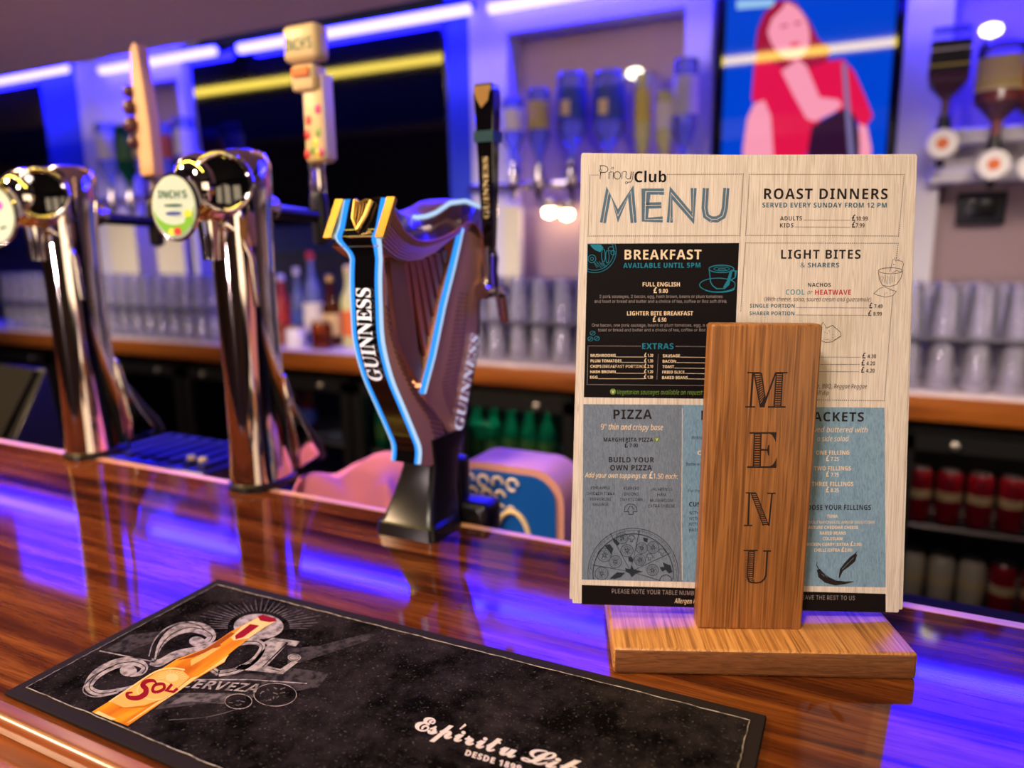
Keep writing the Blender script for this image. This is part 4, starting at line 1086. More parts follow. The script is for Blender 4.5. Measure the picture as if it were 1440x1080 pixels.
# pizza
def z7(x, y): return (800+x/5.76, 730+y/5.76)
def z7c(x, y): 
    p = z7(x, y); return (p[0], min(p[1], 815.0+(p[0]-818)*0.0225))
def arc(cx, cy, r_, a0, a1, w, n=36): P.line(NV, [z7c(cx+r_*math.cos(a), cy+r_*math.sin(a)) for a in [a0+(a1-a0)*k/n for k in range(n+1)]], w, .0002)
arc(520, 440, 366, PI-0.18, 2*PI+0.18, 0.8, 60); arc(520, 444, 325, PI-0.14, 2*PI+0.14, 1.2, 60); arc(520, 442, 352, PI-0.16, 2*PI+0.16, 0.4, 60)
for p in ((335, 115), (572, 92), (815, 278), (195, 372), (735, 496)): P.line(NV, [z7(500, 425), z7(*p)], [0.6, 1.1], .0002)
random.seed(9)
for x, y, r_ in ((430, 155, 45), (470, 255, 50), (590, 235, 45), (680, 230, 48), (575, 330, 45), (288, 290, 55), (375, 345, 50), (265, 440, 52), (678, 412, 46)):
    P.ellipse(NV, z7(x, y), r_/5.76, r_/5.76, 0.8, 24, lift=.0002); P.ellipse(NV, z7(x, y), r_*.72/5.76, r_*.72/5.76, 0.4, 20, lift=.0002)
    for k in range(12):
        a = k*PI/6+random.uniform(-.2, .2); P.line(NV, [z7(x+r_*.12*math.cos(a), y+r_*.12*math.sin(a)), z7(x+r_*random.uniform(.4, .66)*math.cos(a), y+r_*.6*math.sin(a))], 0.7, .0002)
for k in range(9): a = PI+k*PI/8; P.ellipse(NV, z7c(785+48*math.cos(a), 495+40*math.sin(a)), 0.8, 0.8, None, 8, lift=.0002)
arc(785, 500, 50, PI, 2*PI, 0.8, 20)
for blob in (((455, 395), (495, 405), (510, 370), (525, 405), (600, 425), (545, 440), (510, 470), (490, 440), (460, 425)), ((350, 155), (385, 165), (410, 200), (395, 215), (365, 190)), ((480, 310), (505, 300), (525, 330), (510, 350), (485, 340)), ((600, 150), (640, 155), (635, 190), (608, 180)), ((735, 390), (765, 385), (785, 410), (755, 425)), ((760, 350), (825, 375), (838, 430), (810, 440), (775, 400)), ((330, 480), (390, 430), (455, 435), (420, 470), (370, 485)), ((290, 215), (330, 200), (360, 240), (345, 290), (325, 260))):
    P.poly(NV, [z7(*p) for p in blob], .0002)
for x, y in ((510, 160), (655, 310), (755, 270)):
    P.line(NV, [z7(x-28, y), z7(x-20, y-28), z7(x+10, y-30), z7(x+30, y), z7(x+8, y+4), z7(x+4, y+24), z7(x-10, y+22), z7(x-8, y+2), z7(x-28, y)], 0.8, .0002)
for k in range(30):
    a = PI+k*PI/30; P.line(NV, [z7c(520+338*math.cos(a), 442+338*math.sin(a)), z7c(520+348*math.cos(a+.02), 442+348*math.sin(a+.02))], 0.5, .0002)
# half hidden middle column
P.grp='fish'
tx(D, 'FISH', 986, 1022, 590.5, 13.2, bold=0.06); tx(NV, 'British', 973, 991, 617.3, 4.0, bold=0.0); tx(CR, 'CHIPS', 980.6, 1010, 639.8, 5.8, bold=0.05)
tx(NV, 'Battered', 965.2, 986, 654.5, 4.2, bold=0.0); tx(NV, 'For the', 967.8, 984.9, 692, 4.2, bold=0.0); tx(D, 'CUSTOM', 969, 1003, 712.2, 6.2, bold=0.05)
for k, t_ in enumerate(('WITH', 'WITH', 'WITH', 'HASH')): tx(D, t_, 969, 983 if k else 982.6, 723.3+k*8, 4.3, bold=0.012, space=1.05)
P.grp='footer'
tx(GY, 'PLEASE NOTE YOUR TABLE NUMBER', 860.4, 984.5, 834, 6.2, y1=837.3, bold=0.02, space=1.06); tx(CR, 'Allergen in', 948.4, 979.9, 848.0, 6.6, y1=849, font='sansital', bold=0.006)
# jackets panel
P.grp='jackets'
tx(D, 'JACKETS', 1134.5, 1214.6, 592.3, 13.0, y1=592.8, bold=0.06, space=1.06)
tx(CR, 'served buttered with', 1131, 1220, 607.5, 7.4, y1=608.2, font='sansital', bold=0.010); tx(CR, 'a side salad', 1149, 1193.6, 620.4, 7.2, font='sansital', bold=0.010)
for t_, a_, b_, y_, p_ in (('ONE FILLING', 1147.5, 1194.2, 639.4, '£ 7.25'), ('TWO FILLINGS', 1144.8, 1196.4, 661.4, '£ 7.75'), ('THREE FILLINGS', 1141.4, 1199.8, 683.4, '£ 8.25')):
    tx(CR, t_, a_, b_, y_, 5.8, bold=0.05, space=1.03); tx(CR, p_, 1161.3, 1179.5, y_+8.7, 5.4, bold=0.05)
tx(D, 'CHOOSE YOUR FILLINGS', 1123, 1224.6, 717, 7.0, bold=0.05, space=1.05)
for t_, a_, b_, y_, bo in (('TUNA', 1163, 1178, 728, .05), ('MATURE CHEDDAR CHEESE', 1134.6, 1206.7, 743.8, .05), ('BAKED BEANS', 1152.8, 1189.4, 751.7, .05), ('COLESLAW', 1157, 1185, 759.5, .05), ('CHICKEN CURRY (EXTRA £2.00)', 1131, 1212, 767.7, .05), ('CHILLI (EXTRA £2.00)', 1144.7, 1199, 775.6, .05)):
    tx(CR, t_, a_, b_, y_, 4.4, bold=bo)
tx(CR, '(WITHOUT MAYONNAISE AND/OR SWEETCORN)', 1128, 1229.8, 736.4, 4.0, bold=-0.012)
P.line(D, [e6(392, 826), e6(390, 845), e6(402, 868)], [0.8, 1.0, 1.6], .0002)
P.line(D, [e6(398, 866), e6(412, 895), e6(440, 918), e6(485, 935), e6(530, 934), e6(578, 928)], [4.5, 9.2, 9.6, 7.0, 4.2, 0.8], .0002)
P.line(D, [e6(592, 776), e6(585, 790)], 1.2, .0002); P.line(D, [e6(590, 788), e6(572, 815), e6(540, 845), e6(515, 870), e6(503, 912)], [3.5, 9.5, 7.8, 5.0, 0.7], .0002)
for k in range(8): P.line('menu_blue_print', [e6(415+k*16, 888+k*4.5), e6(428+k*16, 902+k*4)], 0.45, .0003)
for k in range(5): P.line('menu_blue_print', [e6(578-k*12, 806+k*12), e6(566-k*12, 818+k*12)], 0.45, .0003)
P.grp='footer'
tx(GY, 'LEAVE THE REST TO US', 1124.5, 1202, 842.8, 6.0, y1=843.8, bold=0.02, space=1.06)
inv = (Matrix.Translation(mP) @ Rm.to_4x4()).inverted()
for (ink, grp), mb in P.m.items():
    nm = {'ink_black': 'printed_panel', 'menu_slate_print': 'printed_panel', 'menu_blue_print': 'printed_panel', 'ink_navy': 'illustration'}.get(ink, 'lettering')
    o = mb.build(nm, ink, m1, smooth=0); o.matrix_parent_inverse = inv
    hue = {'ink_black': 'black', 'menu_slate_print': 'slate blue', 'menu_blue_print': 'pale blue', 'menu_board_print': 'wood coloured'}.get(ink, ink.replace('ink_', '').replace('_', ' '))
    o['label'] = hue+(' panel' if nm == 'printed_panel' else ' print')+' of the '+grp+' section'

# rear block that pinches the cards
rb_h = 0.20
rb = MB().box((0, 0, 0), (UW*0.9, UT, rb_h), 0.0025).build('rear_block', 'oak_upright', holder)
rc = mP + Rm @ Vector((0.012, 0.0085+UT/2, rb_h/2-0.0085))
rb.location = rc-HO; rb.rotation_euler = Rm.to_euler()

# ================================================================== BAR MAT
ZM = ZT+0.0042
mat = empty('bar_mat', (-0.345, 0.43, ZT), 'black rubber bar mat printed with an amber beer bottle and chalk lettering', 'bar mat')
MLx, MRx = -0.640, -0.056; MFy, MBy = 0.309, 0.540
body = MB(); n = 24
def matpt(u, v, z):
    x = lerp(MLx, MRx, u)+0.008*(0.5-v)*0.8; y = lerp(MFy, MBy, v)+0.010*u*v; return (x, y, z)
ring = [matpt(u, v, 0) for u, v in ((0, 0), (1, 0), (1, 1), (0, 1))]
body.prism([(p[0], p[1], ZT+0.0003) for p in ring], (0, 0, 0), (0, 0, 0.0032))
body.build('rubber_border', 'rubber', mat, world=True, bevel=0.0008)
pm = MB(); iu, iv = 0.019, 0.052
pring = [matpt(u, v, 0) for u, v in ((iu, iv), (1-iu, iv), (1-iu, 1-iv), (iu, 1-iv))]
pm.prism([(p[0], p[1], ZT+0.0030) for p in pring], (0, 0, 0), (0, 0, 0.0011))
panel = pm.build('printed_top', 'mat_print_black', mat, world=True)
edge = MB()
for a, b in zip(pring, pring[1:]+pring[:1]):
    a = Vector((a[0], a[1], ZM)); b = Vector((b[0], b[1], ZM)); k = 60
    pts = []
    for i in range(k+1):
        t = i/k; j = random.uniform(-.0005, .0005); d = (b-a).normalized(); pts.append(a.lerp(b, t)+Vector((-d.y, d.x, 0))*j)
    edge.tube(pts, 0.00045, 5)
edge.build('frayed_edge', 'chalk', mat, world=True)
ZP = ZT+0.00415
M_ = Print(lambda x, y: at_z(x, y, ZP), (0, 0, 1))
def b7(x, y): return (x/2.571, 780+y/2.571)
def chl(ink, pts, w, lift=.0001): M_.line(ink, [b7(*p) for p in pts], [k/2.571 for k in w] if isinstance(w, (list, tuple)) else w/2.571, lift)
def sm(pts, n=6): return [(p.x, p.y) for p in smooth_path([(x, y, 0) for x, y in pts], n)]
# faint chalk haze bands behind the mark
M_.poly('chalk_faint', [b7(*p) for p in ((560, 560), (900, 520), (1150, 480), (1190, 428), (1060, 410), (820, 440), (650, 480))], .00004)
M_.poly('chalk_faint', [b7(*p) for p in ((1040, 400), (1380, 295), (1330, 285), (1150, 330), (1040, 340))], .00004)
M_.poly('chalk_faint', [b7(*p) for p in ((1070, 372), (1340, 298), (1350, 304), (1080, 392))], .00006)
M_.poly('chalk_dim', [b7(*p) for p in ((600, 545), (700, 490), (905, 512), (860, 545), (690, 530))], .00006)
M_.poly('chalk_faint', [b7(*p) for p in ((1050, 412), (1180, 428), (1135, 478), (1010, 462))], .00006)
M_.poly('chalk_faint', [b7(*p) for p in ((380, 345), (470, 290), (600, 275), (545, 320), (450, 355))], .00006)
# sun and rays
sun = (935, 262)
M_.poly('chalk', [b7(sun[0]+90*math.cos(a), sun[1]+46*math.sin(a)-2) for a in [k*PI/14 for k in range(-3, 30)]][:28], .00008)
random.seed(2)
for k in range(30):
    a = -PI*1.02+k*PI*1.04/29; r0 = 1.12; r1 = random.uniform(1.5, 2.1)
    p0_ = (sun[0]+100*r0*math.cos(a), sun[1]+52*r0*math.sin(a)); p1_ = (sun[0]+118*r1*math.cos(a), sun[1]+54*r1*math.sin(a))
    if p1_[1] < 150: s_ = (p0_[1]-152)/(p0_[1]-p1_[1]); p1_ = (lerp(p0_[0], p1_[0], s_), 152)
    chl('chalk_dim', [p0_, p1_], [3.5, 1.2])
# the big scroll capital and the letters behind the bottle
S1 = sm([(722, 318), (752, 312), (764, 292), (735, 270), (680, 262), (618, 286), (578, 330), (560, 384)])
chl('chalk', S1, [lerp(9, 40, math.sin(PI*min(1, k/(len(S1)-1)*1.05))) for k in range(len(S1))])
M_.ellipse('chalk', b7(712, 314), 11, 7, None, 20)
chl('chalk', sm([(545, 386), (575, 392), (640, 360), (740, 340), (800, 320)]), 26)
S2 = sm([(470, 438), (510, 428), (522, 404), (480, 386), (410, 398), (345, 436), (320, 478), (356, 500), (420, 492), (500, 470)])
chl('chalk', S2, [lerp(8, 34, math.sin(PI*min(1, k/(len(S2)-1)*1.05))) for k in range(len(S2))])
M_.ellipse('chalk', b7(464, 420), 12, 8, None, 20)
chl('mat_print_black', [(p[0]+3, p[1]+2) for p in S1[6:]], 3, .00016); chl('mat_print_black', [(p[0]+3, p[1]+2) for p in S2[6:-6]], 3, .00016)
chl('chalk', [(x-22, y-16) for x, y in S1[14:]], 3.5); chl('chalk', [(x-20, y+14) for x, y in S2[22:-4]], 3.5)
O1 = sm([(790, 430), (760, 400), (800, 350), (870, 318), (930, 316), (948, 340), (915, 385), (850, 420), (790, 430)])
chl('chalk', O1, 22); chl('mat_print_black', O1, 3, .00016)
Lp = [(985, 300), (1085, 314), (1068, 332), (1036, 326), (965, 402), (1014, 414), (1058, 384), (1078, 388), (1022, 432), (850, 414), (868, 398), (905, 396), (968, 326), (948, 320)]
M_.poly('chalk', [b7(*p) for p in Lp], .0001); chl('mat_print_black', [(1000, 312), (1040, 318), (948, 408), (1010, 420)], 3, .00016)
M_.ellipse('chalk', b7(1064, 372), 9.5, 5.2, None, 20); M_.ellipse('mat_print_black', b7(1064, 372), 7, 3.8, 0.6, 20, lift=.00016)
chl('chalk', [(680, 452), (905, 452), (1110, 466)], 4); chl('chalk', [(360, 348), (560, 388)], 4)
# ribbon with CERVEZA
M_.poly('mat_print_black', [b7(*p) for p in ((640, 470), (930, 460), (925, 500), (640, 500))], .00008)
M_.text('chalk', 'CERVEZA', b7(650, 478)[0], b7(925, 497)[0], b7(650, 480)[1], 12, b7(925, 499)[1], bold=0.05, shear=0.1, lift=.0002, font='inter')
M_.ellipse('mat_print_black', b7(995, 507), 30, 16, None, 28, lift=.0001); M_.ellipse('chalk', b7(995, 507), 30, 16, 0.9, 36, lift=.00016)
M_.ellipse('mat_print_black', b7(862, 531), 19, 10.5, None, 28, lift=.0001); M_.ellipse('chalk', b7(862, 531), 19, 10.5, 0.9, 32, lift=.00016)
for k in range(14):
    a = random.uniform(0, 2*PI); r_ = random.uniform(.1, .8); x, y = 995+72*r_*math.cos(a), 507+36*r_*math.sin(a); chl('chalk_dim', [(x, y), (x+random.uniform(-22, 22), y+random.uniform(-9, 9))], 4, .00016)
for k in range(7):
    a = random.uniform(0, 2*PI); r_ = random.uniform(.1, .7); x, y = 862+44*r_*math.cos(a), 531+22*r_*math.sin(a); chl('chalk_dim', [(x, y), (x+random.uniform(-16, 16), y+random.uniform(-6, 6))], 3, .00016)
chl('chalk_dim', sm([(610, 598), (760, 585), (900, 545)]), 2.2)
# the bottle
BT = 0.0003
M_.poly('beer_amber', [b7(*p) for p in ((332, 570), (400, 528), (520, 455), (640, 378), (740, 342), (778, 318), (830, 282), (878, 256), (935, 226), (1000, 240), (960, 262), (905, 300), (850, 342), (826, 362), (812, 390), (720, 444), (600, 525), (462, 620))], BT)
M_.poly('beer_amber', [b7(*p) for p in ((395, 540), (440, 505), (500, 470), (560, 432), (610, 420), (660, 424), (690, 446), (640, 492), (560, 540), (470, 560))], BT+.0001)
M_.line('beer_label', [b7(*p) for p in sm([(395, 534), (470, 484), (560, 426), (620, 412), (668, 418)])], 2.2, BT+.00013)
M_.poly('beer_label', [b7(*p) for p in ((640, 500), (720, 440), (812, 388), (818, 376), (830, 362), (815, 372), (735, 428), (650, 480))], BT+.0001)
M_.poly('beer_dark', [b7(*p) for p in ((640, 384), (740, 344), (835, 282), (850, 286), (790, 330), (700, 372))], BT+.0001)
M_.poly('beer_dark', [b7(*p) for p in ((700, 360), (790, 322), (800, 330), (715, 366))], BT+.00012)
M_.poly('beer_label', [b7(*p) for p in ((878, 258), (936, 228), (1000, 241), (958, 262), (900, 304), (845, 312), (835, 300))], BT+.0001)
M_.poly('mat_red', [b7(*p) for p in ((850, 294), (905, 252), (938, 258), (880, 300), (852, 308))], BT+.0002)
M_.poly('mat_red', [b7(*p) for p in ((932, 224), (950, 218), (996, 232), (1000, 242), (975, 246), (940, 240))], BT+.0002)
M_.poly('beer_pale', [b7(*p) for p in ((402, 534), (450, 502), (520, 458), (575, 426), (615, 416), (662, 422), (686, 444), (640, 488), (580, 526), (520, 545), (450, 556))], BT+.00013)
M_.poly('beer_label', [b7(*p) for p in ((690, 448), (716, 440), (640, 500), (560, 548), (470, 606), (455, 612), (560, 540), (630, 494))], BT+.00014)
M_.poly('beer_label', [b7(*p) for p in ((340, 574), (356, 566), (420, 596), (404, 600))], BT+.00014)
M_.poly('beer_pale', [b7(*p) for p in ((690, 382), (770, 340), (800, 336), (740, 376), (690, 404))], BT+.00014)
M_.ellipse('beer_label', b7(560, 492), 25, 13, 1.6, 36, lift=BT+.00016); M_.ellipse('beer_label', b7(622, 446), 9, 6, None, 24, lift=BT+.0002)
for k in range(12):
    a = PI+k*PI/11; M_.line('beer_label', [b7(622+28*math.cos(a), 450+16*math.sin(a)), b7(622+52*math.cos(a), 450+28*math.sin(a))], 0.8, BT+.0003)
M_.line('beer_dark', [b7(*p) for p in ((690, 446), (600, 520), (520, 552), (430, 556))], 0.6, BT+.0002)
SS = sm([(566, 470), (556, 458), (530, 460), (516, 474), (528, 488), (524, 506), (498, 520), (466, 518), (460, 504), (480, 500)])
M_.line('mat_red', [b7(*p) for p in SS], [2.0+5.6*math.sin(PI*k/(len(SS)-1)) for k in range(len(SS))], BT+.0003)
M_.line('mat_red', [b7(*p) for p in sm([(566, 500), (552, 494), (560, 474), (590, 470), (592, 488), (566, 500)])], 4.2, BT+.0003)
M_.line('mat_red', [b7(*p) for p in ((622, 470), (602, 494), (628, 498), (642, 486))], 4.0, BT+.0003)
# white script and small capitals
def b8(x, y): return (500+x/2.4, 780+y/2.4)
def scr(txt, a, b, cap, font, bold, ink='mat_white', space=1.0): M_.text(ink, txt, b8(*a)[0], b8(*b)[0], b8(*a)[1], cap, b8(*b)[1], font=font, bold=bold, lift=.0003, upx=(b8(*a)[0]+cap*0.42, b8(*a)[1]-cap), space=space)
scr('Espiritu', (196, 588), (540, 690), 20, 'script', 0.012); M_.line('mat_white', [b8(352, 590), b8(372, 574)], [1.8, 3.2], .0003); scr('Libre', (556, 693), (860, 778), 20, 'script', 0.012)
scr('DESDE 1899', (368, 677), (556, 733), 7.5, 'sans', 0.015, space=1.1)
for (ink, grp), mb in M_.m.items():
    nm = {'mat_white': 'lettering', 'mat_red': 'lettering', 'beer_amber': 'bottle_print', 'beer_label': 'bottle_print', 'beer_dark': 'bottle_print', 'beer_pale': 'bottle_print'}.get(ink, 'chalk_print')
    o = mb.build(nm, ink, mat, smooth=0, world=True)
    o['label'] = {'mat_white': 'white script lettering', 'mat_red': 'red lettering and cap of the printed bottle', 'beer_amber': 'amber bottle print', 'beer_label': 'cream label of the printed bottle', 'beer_dark': 'dark beer tone of the printed bottle', 'beer_pale': 'pale gold label area of the printed bottle'}.get(ink, 'grey chalk drawing')

# ================================================================== HARP BEER FONT
HX = -0.495; HL = -0.558; HC = (HX+HL)/2
harp = empty('harp_beer_font', (-0.525, 0.77, ZT), 'bronze and black harp-shaped beer font with glowing blue edges on the bar', 'beer font')
def hx(pts, x=HX): return [at_x(px, py, x) for px, py in pts]
def build_h(mb, name, mat, parent=None, **k):
    return mb.build(name, mat, parent or harp, world=(parent is None), **k)
front = hx([(533, 300), (530, 332), (535, 356), (534, 392), (535, 430), (538, 480), (550, 530), (567, 572), (582, 608), (590, 631), (589, 653)])
rearp = hx([(541, 352), (546, 400), (547, 447), (553, 480), (573, 523), (597, 563), (622, 592), (631, 622), (628, 645), (606, 655)])
fs = smooth_path(front, 4)
# pillar: crescent in profile
pw = 0.040
pl = MB(); PX0 = HX-pw
n = 30
ff = resample(front[1:], n); rr_ = resample(rearp, n)
rings = []
for a, b in zip(ff, rr_):
    e = 0.003
    rings.append([Vector((PX0, a.y, a.z)), Vector((HX-e, a.y, a.z)), Vector((HX, a.y+e, a.z)), Vector((HX, b.y-e, b.z)), Vector((HX-e, b.y, b.z)), Vector((PX0, b.y, b.z))])
pl.loft(rings)
build_h(pl, 'pillar', 'bronze', smooth=35)
# ribs along the back of the pillar
rib = MB()
for k in range(26):
    t = k/25; i = 6+int(t*18); a = rr_[i].lerp(rr_[i+1], (t*18) % 1); b = ff[i].lerp(ff[i+1], (t*18) % 1)
    c = a.lerp(b, 0.05); d = a.lerp(b, 0.42)
    rib.tube([(HX+0.0004, c.y, c.z), (HX+0.0006, d.y, d.z)], 0.0011, 5)
build_h(rib, 'side_ribs', 'bronze_dark')
# ribbon front: black band with a blue light line at each edge; wider at the head
path = smooth_path(hx([(545, 279), (541, 300), (537, 322), (531, 334), (533, 345), (535, 357), (534, 392), (535, 430), (538, 480), (550, 530), (567, 572), (582, 608), (590, 631), (589, 653)]), 4)
def bandw(z):
    t = min(1, max(0, (z-1.452)/0.028)); return lerp(0.0190, 0.0285, t*t*(3-2*t))
BCX = HX-0.0195
def band(a0, a1, off, inset=0.0):
    rows = []
    for i, p in enumerate(path):
        q_ = path[min(i+1, len(path)-1)]-path[max(i-1, 0)]; nrm_ = Vector((0, q_.z, -q_.y)).normalized()
        if nrm_.y > 0: nrm_ = -nrm_
        w = bandw(p.z); c = BCX-0.0095*min(1, max(0, (p.z-1.452)/0.028))
        rows.append([Vector((c+w*a0, p.y, p.z))+nrm_*off, Vector((c+w*a1, p.y, p.z))+nrm_*off])
    m = MB(); rings = []
    for a, b in rows: rings.append([a, b, b+Vector((0, 0.004, 0)), a+Vector((0, 0.004, 0))])
    return m.loft(rings)
build_h(band(-0.77, 0.77, 0.0012), 'front_band', 'black_gloss')
for a, b in ((-0.97, -0.76), (0.76, 0.97)):
    o = build_h(band(a, b, 0.0022), 'light_line', 'led_blue'); o['label'] = 'glowing blue edge line'
for a, b in ((-1.10, -0.96), (0.96, 1.10)): build_h(band(a, b, 0.0016), 'light_edge', 'led_white')
# golden head cheeks either side of the band
hp = hx([(545, 277), (548, 282), (533, 336), (528, 333)])
for xa_, xb_ in ((BCX-0.0095-0.041, BCX-0.0095-0.0300), (BCX-0.0095+0.0300, BCX-0.0095+0.041)):
    cheek = MB(); cheek.prism([(0, p.y-0.003, p.z) for p in hp], (xa_, 0, 0), (xb_, 0, 0))
    build_h(cheek, 'head_cheek', 'gold')
# small harp emblem on the head
ec = at_x(541, 300, BCX-0.0095)
def em(u, v): 
    i = min(range(len(path)), key=lambda k: abs(path[k].z-(ec.z+v))); return Vector((BCX-0.0095+u, path[i].y-0.0052, ec.z+v))
hb = MB()
hb.tube([em(-0.011, 0.014), em(-0.009, -0.006), em(0.0, -0.019), em(0.002, -0.020)], 0.0020, 6); hb.tube([em(-0.011, 0.014), em(-0.004, 0.010), em(0.004, 0.013), em(0.012, 0.012)], 0.0018, 6)
hb.tube([em(0.012, 0.012), em(0.008, -0.004), em(0.0, -0.019)], 0.0024, 6)
for k in range(4): hb.tube([em(-0.007+k*0.004, 0.010), em(-0.006+k*0.004, -0.006-0.003*(2-abs(k-1)))], 0.0006, 4)
build_h(hb, 'harp_emblem', 'gold')
# lettering up the band
GP = [at_x(px, py, BCX) for px, py in ((537, 536), (519, 472), (511, 404))]
def vtext(name, txt, p_bot, p_top, height, normal, up, font, bold, mat, depth=0.0015, conform=None):
    vs, fcs = text_mesh(txt, font, bold); a = min(v[0] for v in vs); b = max(v[0] for v in vs); ch = cap_height(font, bold)
    m = MB(); U = p_top-p_bot
    top = []
    for v in vs:
        t = (v[0]-a)/(b-a)
        base = conform(t) if conform else p_bot+U*t
        top.append(base+up*(height*v[1]/ch)+normal*depth)
    m.add(top, fcs)
    return m.build(name, mat, harp, smooth=0, world=True)
zb, zt = at_x(527, 536, BCX).z, at_x(513, 405, BCX).z
def on_band(t):
    z = lerp(zb, zt, t); i = min(range(len(path)), key=lambda k: abs(path[k].z-z))
    j = i+1 if path[i].z > z and i < len(path)-1 else max(i-1, 0); k = (z-path[i].z)/((path[j].z-path[i].z) or 1); p = path[i].lerp(path[j], k)
    return Vector((BCX+0.0100, p.y-0.0032, z))
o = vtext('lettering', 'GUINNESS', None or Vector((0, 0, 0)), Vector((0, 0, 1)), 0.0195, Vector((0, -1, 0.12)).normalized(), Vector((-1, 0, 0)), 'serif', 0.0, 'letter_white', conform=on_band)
o['label'] = 'white lettering up the front band'
# neck: saddle-shaped top
N_ = 34
A_ = resample(hx([(531, 346), (545, 358), (557, 366), (572, 369), (590, 367), (610, 357), (622, 346), (634, 336), (646, 329), (656, 328), (663, 336), (669, 352)]), N_)
B_ = resample(hx([(546, 281), (550, 293), (555, 302), (568, 326), (583, 337), (597, 340), (613, 338), (630, 331), (644, 322), (657, 313), (668, 316), (676, 330), (679, 350)]), N_)
R_ = resample([at_x(px, py, HC+0.008) for px, py in [(549, 281), (556, 291), (561, 298), (572, 304), (585, 308), (600, 306), (613, 301), (633, 287), (655, 284), (674, 292), (684, 310), (686, 340), (686, 352)]], N_)
L_ = resample([at_x(px, py, HL) for px, py in [(520, 280), (535, 290), (550, 296), (562, 297), (575, 292), (590, 283), (608, 280), (628, 281), (650, 286), (664, 292), (672, 310), (674, 336), (674, 350)]], N_)
nk = MB()
side = MB(); side.loft([[A_[i], B_[i], Vector((HX-0.006, B_[i].y, B_[i].z)), Vector((HX-0.006, A_[i].y, A_[i].z))] for i in range(N_)])
build_h(side, 'neck_side', 'bronze_dark')
top = MB()
def bez(a, b, t, bulge): 
    p = a.lerp(b, t); p.z += bulge*math.sin(PI*t); return p
top.sheet([[bez(B_[i], R_[i], k/5, 0.002) for k in range(6)] for i in range(N_)])
build_h(top, 'neck_top', 'neck_lacquer', smooth=80)
far = MB(); far.sheet([[bez(R_[i], L_[i], k/4, 0.003) for k in range(5)] for i in range(N_)])
far.sheet([[L_[i], Vector((HL, A_[i].y, A_[i].z)), Vector((HX-0.004, A_[i].y, A_[i].z))] for i in range(N_)])
build_h(far, 'neck_back', 'gold', smooth=80)
tl = MB(); tl.tube([R_[i]+Vector((0, 0, 0.0015)) for i in range(6, 26)], 0.0030, 6)
o = build_h(tl, 'light_line', 'led_white'); o['label'] = 'pale blue light line along the top of the neck'
ce = MB(); ce.tube([B_[i]+Vector((0.0008, 0, 0)) for i in range(N_)], 0.0014, 6); build_h(ce, 'neck_trim', 'copper_red')
# contour ripples on the neck side
rp = MB()
for j in range(9):
    t = 0.06+j*0.105
    pts = []
    for i in range(1, N_-6):
        s_ = min(1, max(0, t)); p = B_[i].lerp(A_[i], s_); pts.append(Vector((HX+0.0008, p.y, p.z)))
    rp.tube(pts, 0.0009, 5)
build_h(rp, 'side_ripples', 'bronze')
# sound box: rear column, leaning forward to the foot
sbf = hx([(648, 318), (636, 370), (621, 430), (607, 500), (593, 553), (622, 592), (644, 629)])
sbr = hx([(680, 340), (677, 370), (673, 430), (671, 485), (663, 530), (655, 590), (646, 632)])
sb = MB(); a_ = resample(sbf, 20); b_ = resample(sbr, 20)
sb.loft([[Vector((HL+0.004, p.y, p.z)), Vector((HX-0.001, p.y, p.z)), Vector((HX+0.003, lerp(p.y, q_.y, 0.5), lerp(p.z, q_.z, 0.5))), Vector((HX, q_.y, q_.z)), Vector((HL+0.004, q_.y, q_.z))] for p, q_ in zip(a_, b_)])
build_h(sb, 'sound_box', 'bronze', smooth=30)
bk = MB(); bk.tube([Vector((HX-0.010, p.y+0.004, p.z)) for p in b_], 0.010, 8); build_h(bk, 'back_spine', 'black_satin')
rg = MB()
for k in range(34):
    i = 5+k*0.35; j = int(i); p = a_[j].lerp(a_[j+1], i-j); q_ = b_[j].lerp(b_[j+1], i-j); c = p.lerp(q_, 0.34); d = p.lerp(q_, 0.62)
    rg.tube([(HX+0.0022, c.y, c.z), (HX+0.0028, d.y, d.z)], 0.0007, 4)
build_h(rg, 'grip_ridges', 'bronze_dark')
ll = MB(); ll.tube(hx([(648, 320), (636, 370), (621, 430), (607, 500), (593, 553)], HX-0.001), 0.0032, 8)
o = build_h(ll, 'light_line', 'led_blue'); o['label'] = 'blue light line inside the harp'
ll2 = MB(); ll2.tube(hx([(651, 322), (640, 372), (625, 432), (611, 500), (597, 553)], HX+0.001), 0.0018, 6); build_h(ll2, 'light_edge', 'led_white')
pb, pt_ = at_x(648, 606, HX+0.004), at_x(672, 474, HX+0.004)
vv = (pt_-pb).normalized(); upd = Vector((0, -vv.z, vv.y)).normalized()
if upd.y > 0: upd = -upd
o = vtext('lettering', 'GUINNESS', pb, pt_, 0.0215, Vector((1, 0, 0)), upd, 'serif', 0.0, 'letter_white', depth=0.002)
o['label'] = 'raised white lettering up the sound box'
